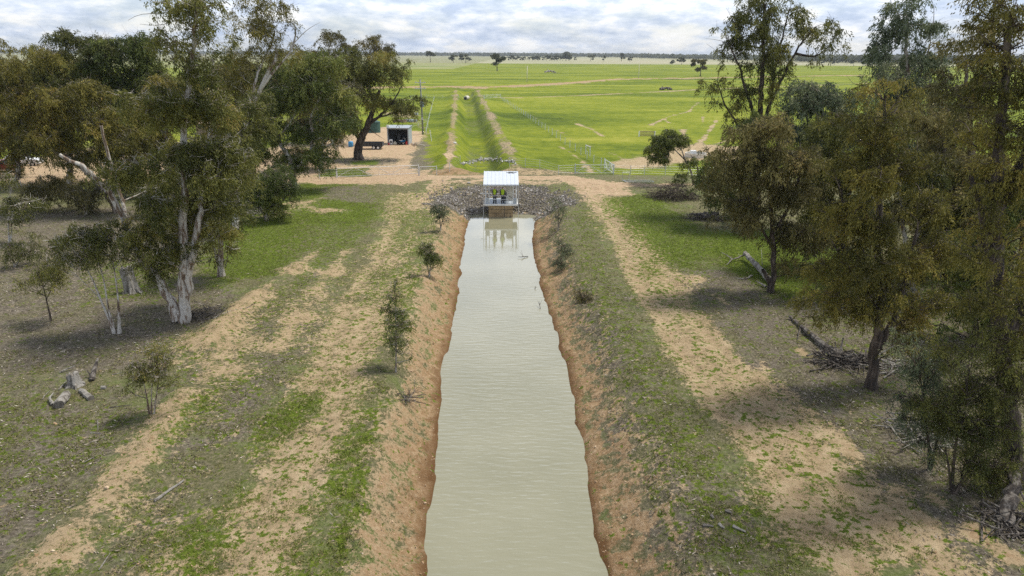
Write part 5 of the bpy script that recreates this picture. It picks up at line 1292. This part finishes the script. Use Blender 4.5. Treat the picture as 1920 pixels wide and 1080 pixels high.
# ------------------------------------------------------------------ logs, stumps, branches
def log(name, label, cat, pts, r0, r1, bark='grey', limbs=(), group=None, world=False, lift=None, seed=0):
    """pts: pixel points along the log as it lies (px,py[,height above ground])."""
    rg = np.random.default_rng(seed + 100)
    W = []
    for p in pts:
        g_ = ground(p[0], p[1]); W.append(np.array(g_) + np.array([0, 0, (p[2] if len(p) > 2 else r0 * .75)]))
    B = np.array(ground(pts[0][0], pts[0][1]))
    o = empty(name, Vector(B), 0, label, cat, group)
    q = resample(W, .25); n = len(q); q[1:-1] += rg.normal(0, r0 * .12, (n - 2, 3))
    V, F, H = tubes([(q, np.linspace(r0, r1, n))])
    # closed ends
    s = 10 if r0 > .18 else (6 if r0 > .06 else (5 if r0 > .03 else 3))
    V = np.concatenate([V, q[:1], q[-1:]]); c0, c1 = len(V) - 2, len(V) - 1; m0 = (n - 1) * s
    T = np.array([(c0, (k + 1) % s, k) for k in range(s)] + [(c1, m0 + k, m0 + (k + 1) % s) for k in range(s)])
    mesh_np('bole', V - B, [F, T], BARK[bark], smooth=False, parent=o)
    for L in limbs:
        W2 = [np.array(ground(a[0], a[1])) + np.array([0, 0, a[2] if len(a) > 2 else .08]) for a in L[0]]
        q = resample(W2, .2); n = len(q); q[1:-1] += rg.normal(0, L[1] * .3, (n - 2, 3))
        V, F, H = tubes([(q, np.linspace(L[1], max(.006, L[1] * .3), n))]); mesh_np('limb', V - B, F, BARK[bark], parent=o)
    return o
def stump(label, px, r, h, lean=(0, 0), bark='grey', seed=0, roots=5):
    rg = np.random.default_rng(seed); b = ground(*px); t = empty('tree_stump', b, 0, label, 'stump')
    n = 14; prof = [(-.15, 1.5), (.0, 1.35), (.15 * h, 1.08), (.5 * h, .95), (h, .9), (h * .96, .5)]
    th = np.arange(n) * 2 * np.pi / n; flute = 1 + .16 * np.sin(th * 5 + 1) + rg.normal(0, .06, n); top = rg.uniform(-.12, .12, n) * h
    V = []; 
    for i, (z, k) in enumerate(prof):
        for j in range(n):
            rr = r * k * (1 + (flute[j] - 1) * (1.5 if i < 2 else 1)); zz = z + (top[j] if i >= 4 else 0)
            V.append((rr * math.cos(th[j]) + lean[0] * max(z, 0), rr * math.sin(th[j]) + lean[1] * max(z, 0), zz))
    F = [(i * n + j, i * n + (j + 1) % n, (i + 1) * n + (j + 1) % n, (i + 1) * n + j) for i in range(len(prof) - 1) for j in range(n)]
    V.append((lean[0] * h, lean[1] * h, h * .8)); T = [((len(prof) - 1) * n + j, (len(prof) - 1) * n + (j + 1) % n, len(V) - 1) for j in range(n)]
    mesh_np('bole', np.array(V), [np.array(F), np.array(T)], BARK[bark], parent=t)
    for k in range(roots):
        a = 2 * math.pi * k / roots + rg.uniform(-.3, .3); L = r * rg.uniform(1.4, 2.4)
        q = np.array([[r * .8 * math.cos(a), r * .8 * math.sin(a), .22 * h], [r * 1.3 * math.cos(a), r * 1.3 * math.sin(a), .08], [L * math.cos(a), L * math.sin(a), -.04]])
        V2, F2, _ = tubes([(q, np.array([r * .3, r * .2, r * .08]))]); mesh_np('root', V2, F2, BARK[bark], parent=t)
    return t
def brush(label, px, w, d, h, n, bark='burnt', seed=0, name='brush_pile', thick=.035):
    rg = np.random.default_rng(seed); b = np.array(ground(*px)); L = []
    for _ in range(n):
        a = rg.uniform(0, 2 * np.pi); r = math.sqrt(rg.random()); c = np.array([r * w * math.cos(a), r * d * math.sin(a), 0])
        c[2] = rg.uniform(0, 1) * h * (1 - r * .8); u = rg.normal(size=3); u[2] = u[2] * .35; u /= np.linalg.norm(u); ln = rg.uniform(.4, 1.3)
        m = c + rg.normal(0, .12, 3); q = np.array([c - u * ln, m, c + u * ln]); q[:, 2] = np.maximum(q[:, 2], .02); L.append((q, np.array([thick, thick * .8, .008]) * rg.uniform(.5, 1.4)))
    V, F, _ = tubes(L); o = mesh_np(name, V, F, BARK[bark]); o.location = b; tag(o, label, 'brush pile'); return o
def build_timber():
    stump('tall grey dead stump standing in the green patch left of the white gum', (250, 548), .36, 1.6, (-.12, 0), seed=3)
    stump('short pale grey stump at the back of the loose stump group', (143, 722), .27, .55, (-.15, .1), seed=5)
    log('dead_log', 'thick hollow grey log piece at the front left of the stump group', 'log', [(112, 766), (125, 745)], .21, .18, limbs=[([(100, 762), (95, 748, .2), (102, 742, .15)], .08)], seed=1)
    log('dead_log', 'grey log piece lying right of the thick hollow one', 'log', [(152, 735), (172, 750)], .11, .14, limbs=[([(152, 735), (142, 737, .1)], .04)], seed=2)
    log('dead_log', 'dark twisted root piece sticking up at the right of the stump group', 'log', [(172, 715, .05), (180, 703, .35), (187, 690, .5)], .13, .05, 'burnt', limbs=[([(172, 712), (166, 706, .3)], .07)], seed=3)
    log('fallen_branch', 'curved pale branch behind the short stump', 'branch', [(112, 700), (128, 694, .15), (142, 693, .2)], .05, .03, seed=4)
    log('fallen_branch', 'thin pale branch between the stump and the hollow log', 'branch', [(110, 732), (122, 720, .1), (128, 716, .1)], .035, .015, seed=5)
    log('dead_log', 'small round grey log end right of the stump group', 'log', [(191, 729), (199, 729)], .09, .08, seed=6)
    log('fallen_branch', 'faded thin branch left of the hollow log', 'branch', [(80, 750), (86, 738), (94, 733)], .03, .012, seed=7)
    log('fallen_branch', 'long straight pale branch lying on the bare strip at lower left', 'branch', [(290, 941), (345, 902)], .055, .03, limbs=[([(296, 938), (272, 944)], .02)], seed=8)
    for i, (q, lab) in enumerate(((((183, 790), (184, 808)), 'short upright-lying pale stick, topmost of three below the shrub'), (((170, 812), (190, 813)), 'short level pale stick in the middle of three'), (((168, 832), (196, 819)), 'slanting pale stick, lowest of three sticks'),
                                  (((158, 868), (182, 855)), 'faint pale stick below the three sticks'), (((186, 1070), (207, 1038)), 'kinked white stick at the bottom left of the ground'), (((368, 778), (385, 771)), 'short pale stick right of the near shrub'),
                                  (((210, 703), (232, 699)), 'pale stick left of the near shrub'), (((205, 765), (245, 760)), 'dark thin stick in front of the near shrub'))):
        log('fallen_branch', lab, 'branch', list(q), .03, .012, 'burnt' if 'dark' in lab else 'grey', seed=20 + i)
    log('fallen_log', 'big pale grey fallen log with charred underside in the green hollow', 'log', [(1395, 488, .55), (1418, 508, .4), (1440, 530, .25)], .16, .22,
        limbs=[([(1440, 530, .2), (1448, 545, .1)], .14), ([(1395, 488, .4), (1375, 492, .2), (1352, 480, .3)], .07), ([(1372, 491, .2), (1362, 498, .05)], .06), ([(1410, 520, .1), (1395, 526), (1378, 522)], .07), ([(1428, 505, .3), (1425, 488, .9)], .03), ([(1436, 540, .1), (1418, 532, .2)], .09)], seed=30)
    log('fallen_log', 'dark fallen log with a long pale limb left of the bushy gum', 'log', [(1348, 405, .25), (1320, 404, .2), (1292, 405, .15)], .2, .08, 'burnt', limbs=[([(1345, 415), (1310, 412, .1), (1300, 409)], .04), ([(1330, 405), (1325, 395, .5)], .03)], seed=31)
    log('fallen_log', 'long charred log lying under the golden-brown gum', 'log', [(1480, 598, .15), (1510, 625, .2), (1545, 655, .2), (1590, 680, .25)], .08, .2, 'burnt', limbs=[([(1500, 615), (1495, 640)], .05), ([(1545, 655), (1560, 640, .4)], .04), ([(1570, 670), (1605, 690)], .12), ([(1520, 632), (1500, 628)], .06)], seed=32)
    brush('dark tangle of charred sticks at the end of the long fallen log', (1575, 678), 1.3, .9, .5, 110, seed=41)
    brush('large dark heap of dead brush in front of the small leaning gum', (1262, 372), 2.6, 1.5, 2.0, 420, 'dark', seed=42, thick=.022)
    brush('flattened grey brush beside the dark log left of the bushy gum', (1335, 412), 2.2, .8, .4, 120, seed=43)
    brush('tangle of grey dead branches left of the dark green bush', (455, 400), 2.6, 1.2, 1.2, 150, 'grey', seed=44)
    brush('bark strips and sticks littered round the base of the white gum', (400, 590), 2.0, 1.0, .25, 140, 'burnt', seed=45, thick=.02)
    brush('pale sticks heaped at the foot of the thicket on the right', (1735, 815), 1.4, 1.0, .6, 90, 'grey', seed=46, thick=.03)
    brush('grey roots and branches at the bottom right corner', (1905, 990), 1.0, .7, .35, 60, 'burnt', seed=47, thick=.03)
    brush('pale fallen sticks behind the dark trunk at right', (1700, 690), 1.8, 1.2, .35, 110, 'grey', seed=48, thick=.03)
    log('fallen_branch', 'long pale branch pointing left out of the right thicket', 'branch', [(1660, 803), (1700, 802, .15), (1740, 812, .2)], .05, .03, seed=33)
    log('fallen_branch', 'pale broken branch just below the long one at the right thicket', 'branch', [(1708, 833), (1728, 826, .15), (1760, 822, .2)], .06, .03, limbs=[([(1728, 826, .1), (1748, 838)], .03)], seed=34)
    log('dead_log', 'grey upright broken trunk base at the bottom right corner', 'log', [(1885, 985, 0), (1888, 960, .5), (1890, 935, 1.0)], .26, .16, 'burnt', limbs=[([(1885, 985), (1860, 975)], .08), ([(1890, 985), (1912, 1000)], .1)], seed=35)
    for i, q in enumerate((((1318, 986), (1338, 989)), ((1348, 984), (1358, 992)), ((1374, 988), (1398, 999)), ((1360, 959), (1372, 964)), ((1333, 968), (1338, 974)))):
        log('wood_fragment', ['flat dark-grey wood scrap, leftmost in the row at lower right', 'small pale wood scrap in the middle of the row', 'pale split wood scrap at the right end of the row', 'black wood scrap above the row', 'tiny black wood scrap above the leftmost one'][i], 'wood scrap', list(q), .06, .03, 'burnt' if i in (0, 3, 4) else 'grey', seed=50 + i)
    # sticks in the water
    def afloat(label, pts, r, limbs, seed):
        rg = np.random.default_rng(seed); P = [np.append(onz(a, b, 0)[:2], z) for a, b, z in pts]; B = P[0].copy(); B[2] = 0
        L = [(np.array(resample(P, .2)), None)]; L = [(L[0][0], np.linspace(r, r * .4, len(L[0][0])))]
        for l in limbs:
            q = np.array([np.append(onz(a, b, 0)[:2], z) for a, b, z in l]); L.append((q, np.linspace(r * .6, .006, len(q))))
        V, F, _ = tubes(L); o = mesh_np('floating_branch', V - B, F, BARK['burnt']); o.location = B; tag(o, label, 'branch')
    afloat('dead branch lying in the water below the pump reflection', [(990, 482, .05), (976, 484, .12), (971, 484, .1)], .035, [[(982, 484, .1), (975, 480, .35)], [(980, 484, .1), (978, 480, .5)], [(984, 483, 0), (978, 489, 0)]], 1)
    afloat('forked twig standing in the water near the right bank', [(1013, 579, 0), (1012, 576, .15), (1010, 574, .4)], .025, [[(1012, 576, .15), (1016, 574, .45)], [(1012, 576, .1), (1007, 572, .35)]], 2)
    afloat('tiny dark twig in the water above the forked one', [(1003, 542, 0), (1004, 541, .2)], .03, [[(1003, 542, .05), (1007, 542, .15)]], 3)
    b = ground(758, 745); brush('small dark dead twig clump on the left bank above the water', (758, 748), .45, .3, .2, 22, seed=49, thick=.018)
build_timber()

# ------------------------------------------------------------------ far things
def far_tree(label, cat, px, h_px, w_px, group, seed, leaf='far', kind=0):
    b = ground(*px); D = b.y; s = D / FPX / .97
    h = h_px * s; w = w_px * s; rg = np.random.default_rng(seed)
    lobes = []; th = h * (.28 if kind == 0 else .15)
    for k in range(9):
        a = rg.uniform(0, 6.28); r = rg.uniform(.25, .85) * w / 2; q = rg.uniform(.10, .17)
        lobes.append((b.x + r * 1.1 * math.cos(a), b.y + r * math.sin(a), b.z + th + (h - th) * (rg.uniform(.15, .92) - .25 * r / w), w * q, w * q, h * q * .8))
    lobes.append((b.x, b.y, b.z + h * .78, w * .2, w * .2, h * .16))
    cl = max(.7, w * .07)
    return make_tree('paddock_tree', label, cat, b, [([np.array(b), np.array(b) + [0, 0, th], np.array(b) + [rg.normal(0, .05) * h, 0, h * .7]], h * .035, h * .012)], lobes,
                     bark='dark', leaf=leaf, group=group, clump=cl, fill=.8, leafl=max(.4, D * .0009), leafw=max(.1, D * .00042), dens=1.1, seed=seed, droop=.3, lean=(0, 0))
def build_far():
    far_tree('lone spreading tree in the far paddock straight above the ditch', 'tree', (932, 133), 32, 31, None, 201)
    far_tree('small lone tree with a ragged crown, leftmost in the far paddock', 'tree', (807, 117), 20, 20, None, 202)
    far_tree('low round tree, left of the pair in the far paddock', 'tree', (850, 118), 14, 19, None, 203)
    far_tree('wider tree, right of the pair in the far paddock', 'tree', (873, 118), 16, 22, None, 204)
    far_tree('lone dark tree at the far track just left of the open-crowned gum', 'tree', (1313, 143), 30, 34, None, 205, 'brown')
    far_tree('rounded distant tree left of the lone dark tree', 'tree', (1278, 121), 13, 17, None, 206)
    far_tree('very small distant tree, leftmost of two beyond the far track', 'tree', (1260, 122), 9, 9, None, 207)
    rg = random.Random(8)
    far_tree('distant pale-crowned tree left of the twin trees', 'tree', (1107, 115), 11, 13, None, 208)
    far_tree('thin distant tree midway along the pale paddock', 'tree', (1132, 115), 10, 9, None, 209)
    far_tree('upright distant tree, left one of two close together', 'tree', (1165, 115), 15, 11, None, 210)
    far_tree('short distant tree, right one of two close together', 'tree', (1181, 116), 9, 9, None, 211)
    xs = [955, 961, 965, 970, 978, 983, 992, 998, 1003, 1009, 1019, 1025, 1030, 1035, 1040, 1045, 1050, 1055, 1061, 1067, 1078]
    src = None
    for i, x in enumerate(xs):
        hp = {1061: 17, 1067: 13, 1025: 10, 1045: 10}.get(x, rg.uniform(6, 10))
        lab = 'small distant tree in the broken row across the pale paddock'
        if i < 5: o = far_tree(lab, 'tree', (x, 114), hp, hp * 1.0, 'row of distant paddock trees', 230 + i); src = (src or []) + [(o, hp)]
        else:
            o0, h0 = src[i % 5]; o = copy_tree(o0); o.location = ground(x, 114); s = hp / h0; o.scale = (s, s, s); o.rotation_euler.z = rg.uniform(0, 6)
    for i, (x, y) in enumerate(((1565, 122), (1588, 121), (1600, 124), (1545, 121), (1622, 123))):
        o0, h0 = src[i % 5]; o = copy_tree(o0); o.location = ground(x, y); s = 10 / h0 * .8; o.scale = (s, s, s); o['label'] = 'distant bushy tree beyond the far track, between the right-hand gums'; o['group'] = 'distant trees between the right-hand gums'
    # thin poles in the paddock
    for q, h, lab in (((988, 154), 8.5, 'thin pale power pole in the paddock above the long fence'), ((1197, 147), 8.5, 'thin pale power pole further right beside the far track')):
        b = ground(*q); t = empty('power_pole', b, 0, lab, 'power pole'); MB().tube([(0, 0, -.5), (.1, 0, h)], .22, 8, .15).build('pole', M['beige'], t, smooth=True); MB().box((.1, -.2, h - .5), (1.6, .12, .12)).build('crossarm', M['beige'], t)
    log('dead_log', 'pale heap of fallen timber in the middle of the paddock', 'log', [(1022, 136, .5), (1032, 135, 1.0), (1042, 136, .3)], .7, .3, 'grey', limbs=[([(1030, 136, .5), (1026, 134, 2.5)], .3), ([(1034, 136, .4), (1040, 135, 1.8)], .25), ([(1036, 137, .2), (1052, 137, .2)], .2)], seed=60)
    log('dead_log', 'dark fallen timber with a pale end beside the second track', 'log', [(1238, 169, .4), (1250, 168, .8), (1260, 169, .4)], .6, .35, 'burnt', limbs=[([(1244, 169, .4), (1241, 167, 1.2)], .25), ([(1252, 169, .4), (1257, 168, 1.3)], .25)], seed=61)
    # wooded horizon: a far-off wood that reads as one mass
    rg = np.random.default_rng(9); n = 9000
    u = rg.random(n); px = -250 + u * 2450
    D = np.interp(px, [-250, 700, 1150, 1250, 1400, 1500, 1700, 2200], [4600, 4000, 3300, 2400, 1900, 1550, 1400, 1350]) * rg.uniform(1.0, 1.22, n)
    d = rays(px, np.full(n, 110.)); X = d[:, 0] / d[:, 1] * D; Y = D
    keep = rg.random(n) < np.interp(px, [0, 1150, 1300, 2200], [1, 1, .9, .75]); X, Y, D = X[keep], Y[keep], D[keep]; n = len(X)
    H = rg.uniform(9, 17, n) * np.interp(X / D, [-.8, .15, .25, .8], [1.5, 1.3, 1.05, 1.15]); Wd = H * rg.uniform(.6, 1.1, n); k = 26
    P = rg.normal(size=(n, k, 3)); P /= np.linalg.norm(P, axis=2)[..., None]; P *= rg.uniform(.4, 1, (n, k, 1))
    P = P * np.stack([Wd * .5, Wd * .5, H * .42], 1)[:, None]; P[..., 2] += H[:, None] * .56
    Zb = gz(X, Y); P += np.stack([X, Y, Zb], 1)[:, None]; P = P.reshape(-1, 3); m_ = len(P)
    a = rg.normal(size=(m_, 3)); a /= np.linalg.norm(a, axis=1)[:, None]; b = np.cross(a, rg.normal(size=(m_, 3))); b /= np.linalg.norm(b, axis=1)[:, None]
    s = np.repeat(H, k) * rg.uniform(.10, .2, m_)
    V = np.stack([P - a * s[:, None], P + b * s[:, None] * .7, P + a * s[:, None], P - b * s[:, None] * .7], 1).reshape(-1, 3)
    T = np.repeat(np.clip(np.repeat(rg.normal(.3, .15, n), k) + rg.normal(0, .1, m_), 0, 1), 4)
    o = mesh_np('distant_woodland', V, np.arange(len(V)).reshape(-1, 4), LEAF['far'], {'tint': T}); tag(o, kind='stuff', label='blue-grey belt of woodland along the horizon')
build_far()

# ------------------------------------------------------------------ ground cover with real relief
def scatter():
    rg = np.random.default_rng(77)
    n = 620000
    y = 11 + (rg.random(n) ** 1.5) * 83; x = rg.uniform(-1, 1, n) * (6 + y * .82) * 1.02
    z = gz(x, y); A = paint(x, y, z)
    ok = (z > .35) & (y < 94) & (A['clay'] < .35)
    patch = fbm(x * 1.4, y * 1.4, 4, 61) + .5
    g = np.clip(A['lush'] * 1.1 + .15 * (1 - A['litter']) - A['dirt'] * .5 - A['pink'] * .9 - A['clay'] * .8, 0, 1)
    pr = np.clip(g + (patch - .5) * 1.6, 0, 1) * .85
    k = ok & (rg.random(n) < pr) & (A['pink'] < .5); k &= np.cumsum(k) < 110000
    X, Y, Z = x[k], y[k], z[k]; lush = A['lush'][k]; m_ = len(X); B_ = 4
    X = np.repeat(X, B_) + rg.normal(0, .05, m_ * B_); Y = np.repeat(Y, B_) + rg.normal(0, .05, m_ * B_); Z = np.repeat(Z, B_); lu = np.repeat(lush, B_); M_ = len(X)
    h = rg.uniform(.02, .075, M_) * (1 + .3 * lu); w = rg.uniform(.012, .03, M_); a = rg.uniform(0, 6.28, M_)
    dx, dy = np.cos(a), np.sin(a); lx, ly = rg.normal(0, .05, M_), rg.normal(0, .05, M_)
    V = np.stack([np.stack([X - dx * w, Y - dy * w, Z - .01], 1), np.stack([X + dx * w, Y + dy * w, Z - .01], 1), np.stack([X + lx, Y + ly, Z + h], 1)], 1).reshape(-1, 3)
    T = np.clip(.30 + .45 * lu + rg.normal(0, .2, M_), 0, 1)
    gm = leaf_material('grass_blades', (.34, .29, .16), (.24, .23, .08), (.15, .20, .03), (.20, .28, .045))
    o = mesh_np('grass', V, np.arange(len(V)).reshape(-1, 3), gm, {'tint': np.repeat(T, 3)}); tag(o, kind='stuff', label='short patchy grass on both banks')
    # fallen bark, leaves and twigs
    li = np.clip(A['litter'] ** 1.5 * .95 + .03 - A['pink'] - A['dirt'] * .3, 0, 1) * np.clip(.4 + (patch - .5) * 2, .1, 1)
    k = ok & (rg.random(n) < li * .75); X, Y, Z = x[k][:150000], y[k][:150000], z[k][:150000]; M_ = len(X)
    a = rg.uniform(0, 6.28, M_); L = rg.gamma(2.0, .02, M_) + .025; w = rg.uniform(.008, .02, M_); dx, dy = np.cos(a) * L, np.sin(a) * L; t = rg.normal(0, .03, M_)
    V = np.stack([np.stack([X - dx, Y - dy, Z + .015 + t * .3], 1), np.stack([X + dy / L * w, Y - dx / L * w, Z + .045], 1), np.stack([X + dx, Y + dy, Z + .03 + abs(t)], 1), np.stack([X - dy / L * w, Y + dx / L * w, Z + .02], 1)], 1).reshape(-1, 3)
    T = np.clip(rg.beta(1.4, 2.2, M_), 0, 1)
    sm = stone_material('fallen_bark_and_leaves', (.06, .045, .035), (.26, .21, .16), (.62, .56, .48))
    o = mesh_np('leaf_litter', V, np.arange(len(V)).reshape(-1, 4), sm, {'tint': np.repeat(T, 4)}); tag(o, kind='stuff', label='fallen bark, twigs and leaves under the gums')
    # clods on the banks and tracks
    cl = np.clip(A['clay'] * .8 + A['dirt'] * .12 + .01, 0, 1); k = (z > .02) & (y < 80) & (rg.random(n) < cl * .16); X, Y, Z = x[k][:16000], y[k][:16000], z[k][:16000]
    s = rg.gamma(1.6, .020, len(X)) + .015; V, F = rock_mesh(rg, len(X), np.stack([X, Y, Z + s * .1], 1), s, .6)
    T = np.clip(rg.normal(.5, .25, len(X)) , 0, 1)
    o = mesh_np('soil_clods', V, F, stone_material('dry_soil_clods', (.26, .16, .08), (.44, .30, .18), (.62, .50, .36)), {'tint': np.repeat(T, 12)}); tag(o, kind='stuff', label='small clods of dry earth on the banks and tracks')
scatter()
